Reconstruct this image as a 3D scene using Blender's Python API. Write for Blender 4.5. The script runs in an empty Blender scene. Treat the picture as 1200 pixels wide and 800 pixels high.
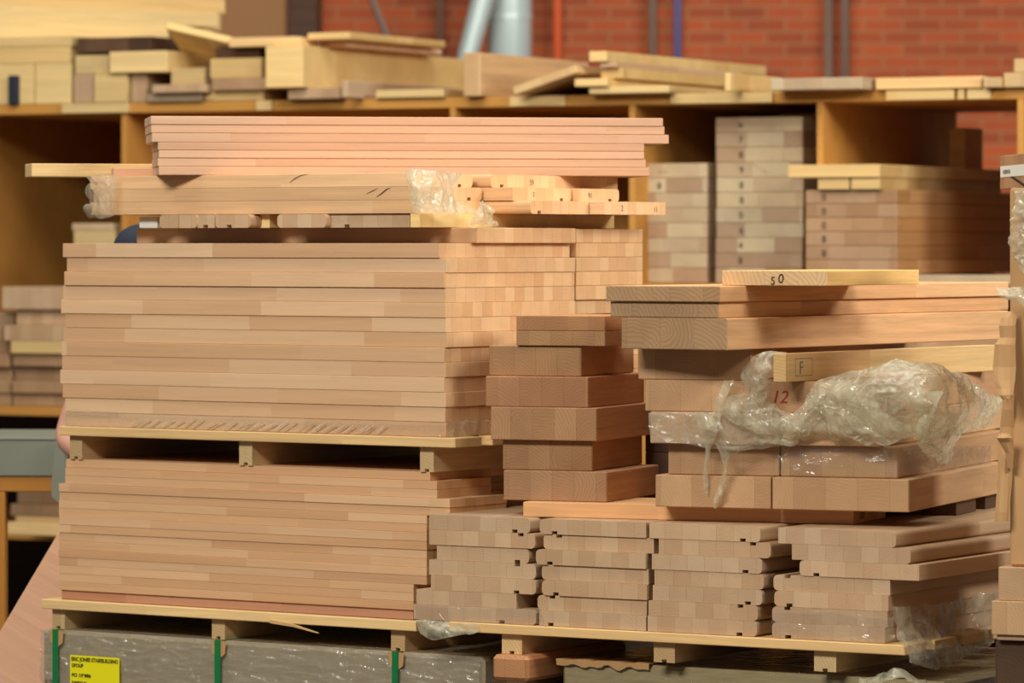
import bpy, bmesh, math, random
from mathutils import Vector, noise, Matrix
random.seed(7)
C = bpy.context.scene
COL = C.collection
F = 5100.0; HZ = 288.0; H = 1.65          # focal length in px, horizon row, eye height

# ---------------------------------------------------------------- colour / materials
def lin(c):
    c = c / 255.0
    return c / 12.92 if c <= .04045 else ((c + .055) / 1.055) ** 2.4
def rgb(r, g, b, k=1.0): return (lin(r) * k, lin(g) * k, lin(b) * k, 1)

class NT:
    def __init__(s, m): s.t = m.node_tree; s.n = s.t.nodes; s.l = s.t.links
    def new(s, kind, **kw):
        n = s.n.new(kind)
        for k, v in kw.items(): setattr(n, k, v)
        return n
    def put(s, sock, v):
        if isinstance(v, bpy.types.NodeSocket): s.l.new(v, sock)
        elif v is not None: sock.default_value = v
    def m(s, op, a, b=None, c=None, clamp=False):
        n = s.new('ShaderNodeMath', operation=op, use_clamp=clamp)
        s.put(n.inputs[0], a); s.put(n.inputs[1], b); s.put(n.inputs[2], c)
        return n.outputs[0]
    def comb(s, x, y, z):
        n = s.new('ShaderNodeCombineXYZ'); s.put(n.inputs[0], x); s.put(n.inputs[1], y); s.put(n.inputs[2], z)
        return n.outputs[0]
    def mix(s, f, a, b, bt='MIX'):
        n = s.new('ShaderNodeMix', data_type='RGBA', blend_type=bt)
        s.put(n.inputs[0], f); s.put(n.inputs[6], a); s.put(n.inputs[7], b)
        return n.outputs[2]
    def wn(s, v):
        n = s.new('ShaderNodeTexWhiteNoise', noise_dimensions='3D'); s.put(n.inputs['Vector'], v)
        return n.outputs['Value']
    def noise(s, v, scale=1, detail=3, rough=.5, dist=0):
        n = s.new('ShaderNodeTexNoise'); s.put(n.inputs['Vector'], v)
        n.inputs['Scale'].default_value = scale; n.inputs['Detail'].default_value = detail
        n.inputs['Roughness'].default_value = rough; n.inputs['Distortion'].default_value = dist
        return n.outputs['Fac']
    def grey(s, v):
        n = s.new('ShaderNodeCombineColor'); [s.put(n.inputs[i], v) for i in range(3)]
        return n.outputs[0]

def base_mat(name):
    m = bpy.data.materials.new(name); m.use_nodes = True
    t = NT(m); b = t.n['Principled BSDF']
    return m, t, b

def wood(name, c1, c2, axis='x', stave=.045, patch=.5, grain=.5, rings=.35, end=(1, 1, 1), rough=.62, fig=26.0, ringw=.008):
    m, t, b = base_mat(name)
    tc = t.new('ShaderNodeTexCoord'); sp = t.new('ShaderNodeSeparateXYZ'); t.l.new(tc.outputs['Object'], sp.inputs[0])
    sn = t.new('ShaderNodeSeparateXYZ'); t.l.new(tc.outputs['Normal'], sn.inputs[0])
    oi = t.new('ShaderNodeObjectInfo'); R = oi.outputs['Random']
    ia, ib = (0, 1) if axis == 'x' else (1, 0)
    L, W, Z = sp.outputs[ia], sp.outputs[ib], sp.outputs[2]
    wi = t.m('FLOOR', t.m('MULTIPLY_ADD', W, 1 / stave, t.m('MULTIPLY', R, 131.7)))
    w1 = t.wn(t.comb(wi, t.m('MULTIPLY', R, 317.0), 3.0))
    li = t.m('FLOOR', t.m('ADD', t.m('MULTIPLY_ADD', L, 1 / patch, t.m('MULTIPLY', w1, 5.3)), t.m('MULTIPLY', R, 71.0)))
    tone = t.wn(t.comb(wi, li, t.m('MULTIPLY', R, 900.0)))
    tone2 = t.wn(t.comb(li, wi, t.m('MULTIPLY', R, 500.0)))
    col = t.mix(tone, c1, c2)
    # long grain figure
    off = t.m('MULTIPLY_ADD', tone, 7.0, t.m('MULTIPLY', R, 50.0))
    gv = t.comb(t.m('MULTIPLY_ADD', L, 1.6, off), t.m('MULTIPLY_ADD', W, fig, off), t.m('MULTIPLY', Z, fig * 1.5))
    g = t.noise(gv, 1, 4, .62, .6)
    fine = t.noise(t.comb(t.m('MULTIPLY', L, 14.0), t.m('MULTIPLY', W, 260.0), t.m('MULTIPLY_ADD', Z, 300.0, off)), 1, 2, .6)
    fine2 = t.noise(t.comb(t.m('MULTIPLY', L, 3.5), t.m('MULTIPLY', W, 110.0), t.m('MULTIPLY_ADD', Z, 150.0, off)), 1, 3, .65)
    gl = t.m('ADD', t.m('MULTIPLY_ADD', t.m('SUBTRACT', g, .5), grain * 1.5, 1.0), t.m('MULTIPLY', t.m('SUBTRACT', fine, .5), .3 * grain))
    gl = t.m('ADD', gl, t.m('MULTIPLY', t.m('SUBTRACT', fine2, .5), .55 * grain))
    # end grain rings
    cy = t.m('MULTIPLY', t.m('SUBTRACT', tone, .5), .16); cz = t.m('MULTIPLY_ADD', tone2, .22, -.16)
    dy = t.m('SUBTRACT', t.m('SUBTRACT', W, t.m('MULTIPLY', t.m('SUBTRACT', wi, t.m('MULTIPLY', R, 131.7)), stave)), cy)
    dz = t.m('SUBTRACT', Z, cz)
    wob = t.m('MULTIPLY', t.noise(tc.outputs['Object'], 14, 3), .035)
    d = t.m('ADD', t.m('SQRT', t.m('ADD', t.m('MULTIPLY', dy, dy), t.m('MULTIPLY', dz, dz))), wob)
    s = t.m('SINE', t.m('MULTIPLY', d, 6.283 / ringw))
    s = t.m('MULTIPLY_ADD', t.m('POWER', t.m('MULTIPLY_ADD', s, .5, .5), 2.0), -rings * .45, 1.0 + rings * .12)
    s = t.m('MULTIPLY', s, t.m('MULTIPLY_ADD', t.m('SUBTRACT', t.noise(tc.outputs['Object'], 9, 4, .65), .5), .42, 1.0))
    fr = t.m('FRACT', t.m('MULTIPLY_ADD', W, 1 / stave, t.m('MULTIPLY', R, 131.7)))
    s = t.m('MULTIPLY', s, t.m('MULTIPLY_ADD', t.m('LESS_THAN', fr, .0011 / stave), -.28, 1.0))
    ecol = t.mix(1.0, t.mix(1.0, col, t.grey(s), 'MULTIPLY'), (*end, 1), 'MULTIPLY')
    lcol = t.mix(1.0, col, t.grey(gl), 'MULTIPLY')
    mask = t.m('GREATER_THAN', t.m('ABSOLUTE', sn.outputs[ia]), .7)
    fin = t.mix(mask, lcol, ecol)
    fin = t.mix(1.0, fin, oi.outputs['Color'], 'MULTIPLY')
    t.l.new(fin, b.inputs['Base Color'])
    b.inputs['Roughness'].default_value = rough; b.inputs['Specular IOR Level'].default_value = .3
    bp = t.new('ShaderNodeBump'); bp.inputs['Strength'].default_value = .12; bp.inputs['Distance'].default_value = .002
    t.l.new(fine, bp.inputs['Height']); t.l.new(bp.outputs[0], b.inputs['Normal'])
    return m

def plain(name, c, rough=.6, metal=0, var=.0, scale=8, spec=.4, stretch=None, bump=0):
    m, t, b = base_mat(name)
    tc = t.new('ShaderNodeTexCoord'); v = tc.outputs['Object']
    if stretch:
        mp = t.new('ShaderNodeMapping'); mp.inputs['Scale'].default_value = stretch; t.l.new(v, mp.inputs[0]); v = mp.outputs[0]
    n = t.noise(v, scale, 4, .6)
    f = t.m('MULTIPLY_ADD', t.m('SUBTRACT', n, .5), var * 2, 1.0)
    t.l.new(t.mix(1.0, c, t.grey(f), 'MULTIPLY'), b.inputs['Base Color'])
    b.inputs['Roughness'].default_value = rough; b.inputs['Metallic'].default_value = metal
    b.inputs['Specular IOR Level'].default_value = spec
    if bump:
        bp = t.new('ShaderNodeBump'); bp.inputs['Strength'].default_value = bump; bp.inputs['Distance'].default_value = .01
        t.l.new(n, bp.inputs['Height']); t.l.new(bp.outputs[0], b.inputs['Normal'])
    return m

def film_mat(name, opac=.34, tint=(236, 232, 208), rough=.14, refl=.05):
    m, t, b = base_mat(name)
    out = t.n['Material Output']
    tc = t.new('ShaderNodeTexCoord')
    n = t.noise(tc.outputs['Object'], 16, 4, .6, 1.2)
    dif = t.new('ShaderNodeBsdfDiffuse'); dif.inputs[0].default_value = rgb(*tint)
    trl = t.new('ShaderNodeBsdfTranslucent'); trl.inputs[0].default_value = rgb(*tint)
    m1 = t.new('ShaderNodeMixShader'); m1.inputs[0].default_value = .45
    t.l.new(dif.outputs[0], m1.inputs[1]); t.l.new(trl.outputs[0], m1.inputs[2])
    tr = t.new('ShaderNodeBsdfTransparent'); tr.inputs[0].default_value = (.97, .97, .95, 1)
    m2 = t.new('ShaderNodeMixShader')
    t.put(m2.inputs[0], t.m('MULTIPLY_ADD', t.m('SUBTRACT', n, .5), opac * 3.2, opac, clamp=True))
    t.l.new(tr.outputs[0], m2.inputs[1]); t.l.new(m1.outputs[0], m2.inputs[2])
    gl = t.new('ShaderNodeBsdfGlossy'); gl.inputs['Roughness'].default_value = rough
    fr = t.new('ShaderNodeLayerWeight'); fr.inputs['Blend'].default_value = .5
    bp = t.new('ShaderNodeBump'); bp.inputs['Strength'].default_value = .9; bp.inputs['Distance'].default_value = .008
    t.put(bp.inputs['Height'], t.noise(tc.outputs['Object'], 24, 3, .55, 1.2))
    t.l.new(bp.outputs[0], gl.inputs['Normal']); t.l.new(bp.outputs[0], fr.inputs['Normal'])
    fz = t.m('MULTIPLY_ADD', t.m('POWER', fr.outputs['Facing'], 3.0), .42, refl)
    m3 = t.new('ShaderNodeMixShader'); t.l.new(fz, m3.inputs[0])
    t.l.new(m2.outputs[0], m3.inputs[1]); t.l.new(gl.outputs[0], m3.inputs[2])
    t.l.new(m3.outputs[0], out.inputs['Surface']); t.n.remove(b)
    return m

def wrapped_mat(name, c):
    m, t, b = base_mat(name)
    tc = t.new('ShaderNodeTexCoord')
    mp = t.new('ShaderNodeMapping'); mp.inputs['Scale'].default_value = (11, 11, 75); t.l.new(tc.outputs['Object'], mp.inputs[0])
    n = t.noise(mp.outputs[0], 1, 4, .65, 1.0); n2 = t.noise(tc.outputs['Object'], 30, 3, .6)
    f = t.m('MULTIPLY_ADD', t.m('SUBTRACT', n, .5), .7, 1.0)
    t.l.new(t.mix(1.0, c, t.grey(f), 'MULTIPLY'), b.inputs['Base Color'])
    b.inputs['Roughness'].default_value = .45
    b.inputs['Coat Weight'].default_value = 1; b.inputs['Coat Roughness'].default_value = .16; b.inputs['Coat IOR'].default_value = 1.7
    bp = t.new('ShaderNodeBump'); bp.inputs['Strength'].default_value = 1; bp.inputs['Distance'].default_value = .09
    t.put(bp.inputs['Height'], t.m('ADD', n, t.m('MULTIPLY', n2, .5)))
    t.l.new(bp.outputs[0], b.inputs['Coat Normal'])
    return m

def brick_mat():
    m, t, b = base_mat('brickwork')
    tc = t.new('ShaderNodeTexCoord'); sp = t.new('ShaderNodeSeparateXYZ'); t.l.new(tc.outputs['Object'], sp.inputs[0])
    v = t.comb(sp.outputs[0], sp.outputs[2], 0.0)
    br = t.new('ShaderNodeTexBrick'); t.l.new(v, br.inputs['Vector'])
    br.inputs['Color1'].default_value = rgb(184, 86, 42); br.inputs['Color2'].default_value = rgb(150, 70, 38)
    br.inputs['Mortar'].default_value = rgb(164, 106, 68)
    br.inputs['Scale'].default_value = 1; br.inputs['Mortar Size'].default_value = .008
    br.inputs['Mortar Smooth'].default_value = .3; br.inputs['Brick Width'].default_value = .215; br.inputs['Row Height'].default_value = .069
    n = t.noise(tc.outputs['Object'], 1.3, 3)
    t.l.new(t.mix(1.0, br.outputs['Color'], t.grey(t.m('MULTIPLY_ADD', t.m('SUBTRACT', n, .5), .7, 1.0)), 'MULTIPLY'), b.inputs['Base Color'])
    b.inputs['Roughness'].default_value = .85
    return m

M = {}
M['panel_x'] = wood('beech_panel', rgb(217, 179, 138), rgb(202, 158, 116), 'x', .047, .42, .22, .12, (1.06, 1.03, .93))
M['pink_x'] = wood('beech_pink', rgb(224, 180, 145), rgb(212, 164, 128), 'x', .05, .55, .25, .1, (1.02, 1.1, 1.12))
M['tread_y'] = wood('beech_tread', rgb(200, 168, 132), rgb(186, 150, 114), 'y', .05, .6, .3, .12, (1, 1, 1))
M['tread_x'] = wood('beech_tread_long', rgb(226, 184, 138), rgb(212, 167, 120), 'x', .042, .9, .4, .12, (1.12, 1.12, 1.08))
M['oak_y'] = wood('brown_hardwood', rgb(210, 158, 112), rgb(194, 140, 96), 'y', .062, 1.6, .5, .34, (.68, .69, .67))
M['beam_y'] = wood('beech_beam', rgb(200, 162, 122), rgb(184, 144, 106), 'y', .085, 1.2, .45, .2, (.91, .89, .86))
M['plank_y'] = wood('hardwood_plank', rgb(226, 178, 128), rgb(214, 162, 112), 'y', .10, 1.8, .6, .42, (.53, .555, .575), fig=18, ringw=.011)
M['fir_x'] = wood('pallet_pine', rgb(226, 192, 134), rgb(208, 168, 112), 'x', .12, 1.4, .5, .4, (.95, .95, .95))
M['fir_y'] = wood('pallet_pine_bearer', rgb(214, 182, 132), rgb(194, 156, 110), 'y', .12, 1.4, .5, .4, (.98, 1, .98))
M['yel_x'] = wood('pale_yellow_timber', rgb(232, 200, 138), rgb(218, 180, 116), 'x', .14, 1.4, .35, .3, (.86, .86, .84))
M['pale_y'] = wood('pale_stacked_timber', rgb(204, 182, 146), rgb(172, 138, 108), 'y', .15, 1.0, .4, .3, (.98, 1, .98))
M['mauve_y'] = wood('mauve_stacked_timber', rgb(192, 148, 100), rgb(172, 124, 76), 'y', .12, 1.0, .4, .3, (.84, .93, 1.22))
M['ply'] = wood('shelf_board', rgb(196, 140, 66), rgb(184, 128, 58), 'x', .6, 3, .18, .1, (1, 1, 1))
M['dark'] = wood('dark_old_timber', rgb(96, 66, 48), rgb(72, 48, 34), 'x', .1, .8, .7, .4, (1, 1, 1))
M['darky'] = wood('dark_old_bearer', rgb(104, 76, 52), rgb(70, 48, 32), 'y', .1, .8, .7, .4, (1, 1, 1))
M['plank_pale'] = wood('pale_plank', rgb(234, 192, 124), rgb(226, 182, 114), 'y', .15, 1.8, .5, .4, (.74, .76, 1.05), fig=18, ringw=.012)
M['concrete'] = plain('concrete_floor', rgb(92, 84, 76), .8, 0, .25, 1.5)
M['brick'] = brick_mat()
M['card'] = plain('brown_cardboard', rgb(184, 142, 94), .75, 0, .1, 6)
M['film'] = film_mat('stretch_film')
M['film_dense'] = film_mat('crumpled_film', .52, (236, 230, 200))
M['film_thin'] = film_mat('thin_film', .13, (226, 220, 204))
M['film_skin'] = film_mat('pack_film', .10, (230, 226, 210), .26, .17)
M['film_glint'] = film_mat('fold_highlight_film', .85, (240, 236, 220))
M['wrap'] = wrapped_mat('film_wrapped_pack', rgb(176, 160, 130))
M['wrap_green'] = wrapped_mat('olive_wrapped_pack', rgb(150, 136, 100))
M['strap'] = plain('green_strap', rgb(20, 118, 62), .35, 0, .08, 20)
M['yellow'] = plain('yellow_label_paper', rgb(236, 226, 10), .6, 0, .03)
M['ink'] = plain('black_ink', rgb(34, 28, 26), .8)
M['redink'] = plain('red_ink', rgb(150, 50, 38), .8)
M['bluink'] = plain('blue_grey_ink', rgb(86, 92, 110), .8)
M['pencil'] = plain('grey_pencil', rgb(120, 112, 104), .9)
M['paper'] = plain('white_label_paper', rgb(222, 220, 206), .6)
M['grey'] = plain('grey_painted_steel', rgb(122, 124, 108), .6, .0, .12, 5)
M['amber'] = plain('amber_painted_steel', rgb(176, 116, 38), .5, 0, .1, 5)
M['orange'] = plain('orange_pipe', rgb(226, 98, 52), .5)
M['blue'] = plain('blue_pipe', rgb(92, 92, 140), .5)
M['pipegrey'] = plain('grey_pipe', rgb(120, 100, 88), .5)
M['duct'] = plain('galvanised_duct', rgb(205, 220, 216), .35, .25, .08, 3)
M['beige'] = plain('beige_render', rgb(160, 116, 74), .8, 0, .1, 2)
M['skin'] = plain('skin', rgb(214, 158, 136), .5, 0, .05)
M['lime'] = plain('lime_shirt_cloth', rgb(190, 214, 40), .8, 0, .08)
M['navy'] = plain('navy_cloth', rgb(36, 42, 54), .85, 0, .1)
M['capblack'] = plain('black_cap_cloth', rgb(24, 24, 26), .85, 0, .1)
M['boot'] = plain('black_leather', rgb(28, 25, 24), .5)

# ---------------------------------------------------------------- geometry helpers
class Frame:
    """vertical reference plane: u runs right (and nearer), v runs into depth"""
    def __init__(s, yaw, px, Y):
        s.a = math.radians(yaw); s.c = math.cos(s.a); s.s = math.sin(s.a)
        s.ox = (px - 600) * Y / F; s.oy = Y
    def w(s, u, v, z=0): return Vector((s.ox + s.c * u + s.s * v, s.oy - s.s * u + s.c * v, z))
    def u(s, px, v=0):
        r = (px - 600) / F
        return (r * (s.oy + s.c * v) - s.ox - s.s * v) / (s.c + r * s.s)
    def v(s, px, u=0):
        r = (px - 600) / F
        return (r * (s.oy - s.s * u) - s.ox - s.c * u) / (s.s - r * s.c)
    def z(s, y, u=0, v=0):
        return H - (y - HZ) * (s.oy - s.s * u + s.c * v) / F

def link(o, parent=None):
    COL.objects.link(o)
    if parent: o.parent = parent
    return o
def setp(o, label=None, cat=None, group=None, kind=None):
    if label: o['label'] = label
    if cat: o['category'] = cat
    if group: o['group'] = group
    if kind: o['kind'] = kind
    return o
def mesh_obj(name, bm, mat, parent=None, smooth=False):
    me = bpy.data.meshes.new(name); bmesh.ops.recalc_face_normals(bm, faces=bm.faces[:]); bm.to_mesh(me); bm.free()
    for x in (mat if isinstance(mat, (list, tuple)) else [mat]): me.materials.append(x)
    if smooth:
        for p in me.polygons: p.use_smooth = True
    o = bpy.data.objects.new(name, me)
    return link(o, parent)
def box_bm(x0, x1, y0, y1, z0, z1, bev=.0016, bm=None, warp=0):
    own = bm is None
    b = bmesh.new()
    vs = [b.verts.new((x, y, z)) for x in (x0, x1) for y in (y0, y1) for z in (z0, z1)]
    for f in ((0, 1, 3, 2), (4, 6, 7, 5), (0, 4, 5, 1), (2, 3, 7, 6), (0, 2, 6, 4), (1, 5, 7, 3)):
        b.faces.new([vs[i] for i in f])
    if bev:
        bmesh.ops.bevel(b, geom=b.edges[:], offset=min(bev, .3 * min(x1 - x0, y1 - y0, z1 - z0)), segments=1, affect='EDGES')
    if own: return b
    tmp = bpy.data.meshes.new('t'); b.to_mesh(tmp); b.free(); bm.from_mesh(tmp); bpy.data.meshes.remove(tmp)
    return bm
def empty(name, loc, yaw=0.0):
    o = bpy.data.objects.new(name, None); o.empty_display_size = .1
    o.location = loc; o.rotation_euler = (0, 0, -yaw); return link(o)
def tint(o, k=None, spread=.06):
    k = k if k is not None else 1.0
    if not isinstance(k, (tuple, list)): k = (k, k, k)
    j = 1 + random.uniform(-spread, spread); h = random.uniform(-.02, .02)
    o.color = (k[0] * j * (1 + h), k[1] * j, k[2] * j * (1 - h * 1.5), 1)
    return o
def board(name, fr, u0, u1, v0, v1, z0, z1, mat, label=None, cat='board', group=None, k=1.0, dyaw=0, bev=.0016, spread=.06):
    bm = box_bm(-(u1 - u0) / 2, (u1 - u0) / 2, -(v1 - v0) / 2, (v1 - v0) / 2, 0, z1 - z0, bev)
    o = mesh_obj(name, bm, M[mat])
    o.location = fr.w((u0 + u1) / 2, (v0 + v1) / 2, z0); o.rotation_euler = (0, 0, -fr.a + math.radians(dyaw))
    tint(o, k, spread); setp(o, label, cat, group)
    return o
def part(name, parent, x0, x1, y0, y1, z0, z1, mat, bev=.0016, k=1.0):
    o = mesh_obj(name, box_bm(-(x1 - x0) / 2, (x1 - x0) / 2, -(y1 - y0) / 2, (y1 - y0) / 2, 0, z1 - z0, bev), M[mat], parent)
    o.location = ((x0 + x1) / 2, (y0 + y1) / 2, z0); tint(o, k, .05)
    return o

def profile_pts(w, t, nose, slot, r=.012):
    """outline in (a, z) of a tread end; nose 'l','r','' rounded side; slot (pos_from_left, 'b'|'t')"""
    def arc(cx, cz, a0, rr):
        return [(cx + rr * math.cos(math.radians(a0 + k * 22.5)), cz + rr * math.sin(math.radians(a0 + k * 22.5))) for k in range(5)]
    e = .0012
    rl = r if 'l' in nose else e; rr_ = r if 'r' in nose else e
    p = arc(rl, rl, 180, rl)
    if slot and slot[1] == 'b':
        s = slot[0]; p += [(s, 0), (s, .0085), (s + .017, .0085), (s + .017, 0)]
    p += arc(w - rr_, rr_, 270, rr_) + arc(w - rr_, t - rr_, 0, rr_)
    if slot and slot[1] == 't':
        s = slot[0]; p += [(s + .017, t), (s + .017, t - .0085), (s, t - .0085), (s, t)]
    p += arc(rl, t - rl, 90, rl)
    return p
def tread(name, fr, along, a0, a1, b0, b1, z0, z1, mat, nose, slot, label, cat='board', group=None, k=1.0):
    w, t, Lh = a1 - a0, z1 - z0, (b1 - b0) / 2
    pts = profile_pts(w, t, nose, slot)
    bm = bmesh.new(); rings = []
    for e in (-Lh, Lh):
        rings.append([bm.verts.new((a - w / 2, e, z) if along == 'v' else (e, a - w / 2, z)) for a, z in pts])
    n = len(pts)
    for i in range(n): bm.faces.new((rings[0][i], rings[0][(i + 1) % n], rings[1][(i + 1) % n], rings[1][i]))
    bm.faces.new(rings[0]); bm.faces.new(rings[1][::-1])
    o = mesh_obj(name, bm, M[mat])
    o.location = fr.w((a0 + a1) / 2, (b0 + b1) / 2, z0) if along == 'v' else fr.w((b0 + b1) / 2, (a0 + a1) / 2, z0)
    o.rotation_euler = (0, 0, -fr.a); tint(o, k); setp(o, label, cat, group)
    return o

def text_mark(parent, s, fr, u, v, z, h, mat, name='ink_marking', face='front', italic=0, rot=0, bold=0):
    """flat lettering lying on the front (v) or right (u) face; u,v,z in frame coordinates of its lower left corner"""
    cu = bpy.data.curves.new('txt', 'FONT'); cu.body = s; cu.size = h * 1.35; cu.shear = italic; cu.extrude = .0002; cu.offset = bold
    cu.space_line = 1.05
    to = bpy.data.objects.new('txt', cu); COL.objects.link(to)
    dg = bpy.context.evaluated_depsgraph_get(); me = bpy.data.meshes.new_from_object(to.evaluated_get(dg))
    bpy.data.objects.remove(to); me.materials.clear(); me.materials.append(M[mat])
    o = bpy.data.objects.new(name, me); link(o)
    W = Matrix.Translation(fr.w(u, v, z)) @ Matrix.Rotation(-fr.a + (math.pi / 2 if face == 'right' else 0), 4, 'Z') @ Matrix.Rotation(math.pi / 2, 4, 'X') @ Matrix.Rotation(math.radians(rot), 4, 'Z')
    return attach(o, parent, W)
def attach(o, parent, W):
    P = Matrix.Translation(parent.location) @ parent.rotation_euler.to_matrix().to_4x4()
    o.parent = parent; o.matrix_basis = P.inverted() @ W
    return o

ORD = ['topmost', 'second from the top', 'third from the top', 'fourth from the top', 'fifth from the top', 'sixth from the top',
       'seventh from the top', 'eighth from the top', 'ninth from the top', 'tenth from the top', 'eleventh from the top',
       'twelfth from the top', 'thirteenth from the top', 'fourteenth from the top', 'fifteenth from the top', 'sixteenth from the top']
def ordn(i, n):
    if i == n - 1 and n > 1: return 'bottommost'
    return ORD[i]

# ---------------------------------------------------------------- film helper
def catmull(p, t):
    n = len(p) - 1; x = t * n; i = min(int(x), n - 1); f = x - i
    p0, p1, p2, p3 = p[max(i - 1, 0)], p[i], p[i + 1], p[min(i + 2, n)]
    return .5 * ((2 * p1) + (p2 - p0) * f + (2 * p0 - 5 * p1 + 4 * p2 - p3) * f * f + (3 * p1 - p0 - 3 * p2 + p3) * f ** 3)
def film_patch(bm, grid, nu=50, nv=30, amp=.012, freq=14, seed=0.0, ridge=True, edge=.3, aniso=None):
    rows = [[catmull([Vector(q) for q in r], i / nu) for i in range(nu + 1)] for r in grid]
    P = [[catmull([rows[k][i] for k in range(len(rows))], j / nv) for i in range(nu + 1)] for j in range(nv + 1)]
    V = []
    for j in range(nv + 1):
        row = []
        for i in range(nu + 1):
            a = P[j][min(i + 1, nu)] - P[j][max(i - 1, 0)]; b = P[min(j + 1, nv)][i] - P[max(j - 1, 0)][i]
            n = a.cross(b)
            n = n.normalized() if n.length > 1e-9 else Vector((0, -1, 0))
            if n.y > 0: n = -n
            q = P[j][i] * freq
            if aniso: q = Vector((q.x * aniso[0], q.y * aniso[1], q.z * aniso[2]))
            q = q + Vector((seed * 13.1, seed * 7.7, seed * 3.3))
            d = (1 - abs(noise.noise(q)) * 2.6) if ridge else noise.noise(q)
            q2 = q * 2.3 + Vector((noise.noise(q * 1.3) * 1.5, 0, noise.noise(q * 1.3 + Vector((5, 5, 5))) * 1.5))
            d2 = (1 - abs(noise.noise(q2)) * 3.0) * .28 + (1 - abs(noise.noise(q2 * 2.6)) * 3.2) * .06
            sh = Vector((noise.noise(q + Vector((9, 0, 0))), 0, noise.noise(q + Vector((0, 9, 0))))) * amp * .9
            row.append(bm.verts.new(P[j][i] + n * max(amp * (d + d2), -amp * .2) + sh))
        V.append(row)
    for j in range(nv):
        for i in range(nu):
            bm.faces.new((V[j][i], V[j][i + 1], V[j + 1][i + 1], V[j + 1][i]))
def film_obj(name, bm, mat, label, cat='plastic film', parent=None):
    me = bpy.data.meshes.new(name); bm.to_mesh(me); bm.free(); me.materials.append(M[mat])
    for p in me.polygons: p.use_smooth = True
    o = bpy.data.objects.new(name, me); link(o)
    if label: setp(o, label, cat)
    return o

# ================================================================ SETTING
fl = mesh_obj('floor', box_bm(-9, 9, 0, 27, -.1, 0, 0), M['concrete']); setp(fl, kind='structure')
FW = Frame(2, 600, 24)
wb = mesh_obj('wall_back', box_bm(-9, 9, 0, .3, 0, 6.5, 0), M['brick']); wb.location = FW.w(0, 0, 0); wb.rotation_euler = (0, 0, -FW.a); setp(wb, kind='structure')
def wallcol(name, px0, px1, v0, d, mat):
    o = board(name, FW, FW.u(px0, v0), FW.u(px1, v0), v0, v0 + d, 0, 6, mat, bev=.01); del o['category']; setp(o, kind='structure'); return o
wallcol('trim_1', 236, 334, -.5, .49, 'beige')
wallcol('shaded_brick', 335, 372, -.35, .34, 'dark')  # dark column stands in for brickwork lying in shadow

def pipe(name, pts, r, mat, label, cat='pipe'):
    """round tube through world points"""
    bm = bmesh.new(); prev = None; N = 20
    pts = [Vector(p) for p in pts]
    for i, p in enumerate(pts):
        d = (pts[min(i + 1, len(pts) - 1)] - pts[max(i - 1, 0)]).normalized()
        a = d.cross(Vector((0, 1, 0))).normalized(); b = a.cross(d)
        rr = r[i] if isinstance(r, list) else r
        ring = [bm.verts.new(p + (a * math.cos(2 * math.pi * k / N) + b * math.sin(2 * math.pi * k / N)) * rr) for k in range(N)]
        if prev:
            for k in range(N): bm.faces.new((prev[k], prev[(k + 1) % N], ring[(k + 1) % N], ring[k]))
        else: bm.faces.new(ring[::-1])
        prev = ring
    bm.faces.new(prev)
    base = pts[0].copy()
    bmesh.ops.translate(bm, verts=bm.verts[:], vec=-base)
    o = mesh_obj(name, bm, M[mat], smooth=True); o.location = base
    setp(o, label, cat); return o
def wpt(px, z, v): return FW.w(FW.u(px, v), v, z)
def vpipe(px, rpx, mat, label, v=-.12, z0=0, z1=6.4, name='pipe'):
    r = rpx * 24 / F
    o = pipe(name, [wpt(px, z0, v), wpt(px, z1, v)], r, mat, label)
    for zz in (1.0, 3.2, 5.4):      # saddle clips reaching back to the bricks
        if zz < z1:
            p = wpt(px, zz, 0) - o.location
            mesh_obj('clip', box_bm(p.x - r * 1.3, p.x + r * 1.3, p.y + v - r - .004, p.y - .012, p.z - .02, p.z + .02, 0), M['pipegrey'], o)
    return o
vpipe(653, 4.5, 'orange', 'orange vertical pipe on the red brick wall')
vpipe(794, 4.5, 'blue', 'blue vertical pipe on the red brick wall')
vpipe(765, 4.5, 'pipegrey', 'brown-grey vertical pipe just left of the blue pipe')
vpipe(971, 4.5, 'pipegrey', 'left one of two grey pipes on the brick wall at right', z1=3.13)
vpipe(990, 4.5, 'pipegrey', 'right one of two grey pipes on the brick wall at right, running higher')
vpipe(516, 3, 'pipegrey', 'thin brown pipe on the brick wall left of the big duct')
d = pipe('air_duct', [wpt(597, 0, -.6), wpt(597, 6.3, -.6)], .120, 'duct', 'large pale metal extraction duct in front of the brick wall', 'duct')
for z in (2.2, 2.88, 3.9, 5.0):
    r = .124; N = 24; bm = bmesh.new(); rings = []
    for dz in (-.015, .015): rings.append([bm.verts.new((r * math.cos(2 * math.pi * k / N), r * math.sin(2 * math.pi * k / N), z + dz)) for k in range(N)])
    for k in range(N): bm.faces.new((rings[0][k], rings[0][(k + 1) % N], rings[1][(k + 1) % N], rings[1][k]))
    mesh_obj('duct_collar', bm, M['duct'], d, smooth=True)
pipe('air_duct', [wpt(540, 0, -.9), wpt(541, 2.45, -.9), wpt(549, 2.68, -.9), wpt(567, 2.98, -.9), wpt(600, 3.5, -.9)], [.055, .055, .055, .06, .06], 'duct', 'narrow pale duct slanting up beside the large duct', 'duct')
pipe('pole', [wpt(699, 0, -1.3), wpt(433, 2.97, -1.3), wpt(352, 3.9, -1.3)], .018, 'pipegrey', 'thin pole leaning to the left in front of the dark brick wall', 'pole')

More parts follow.
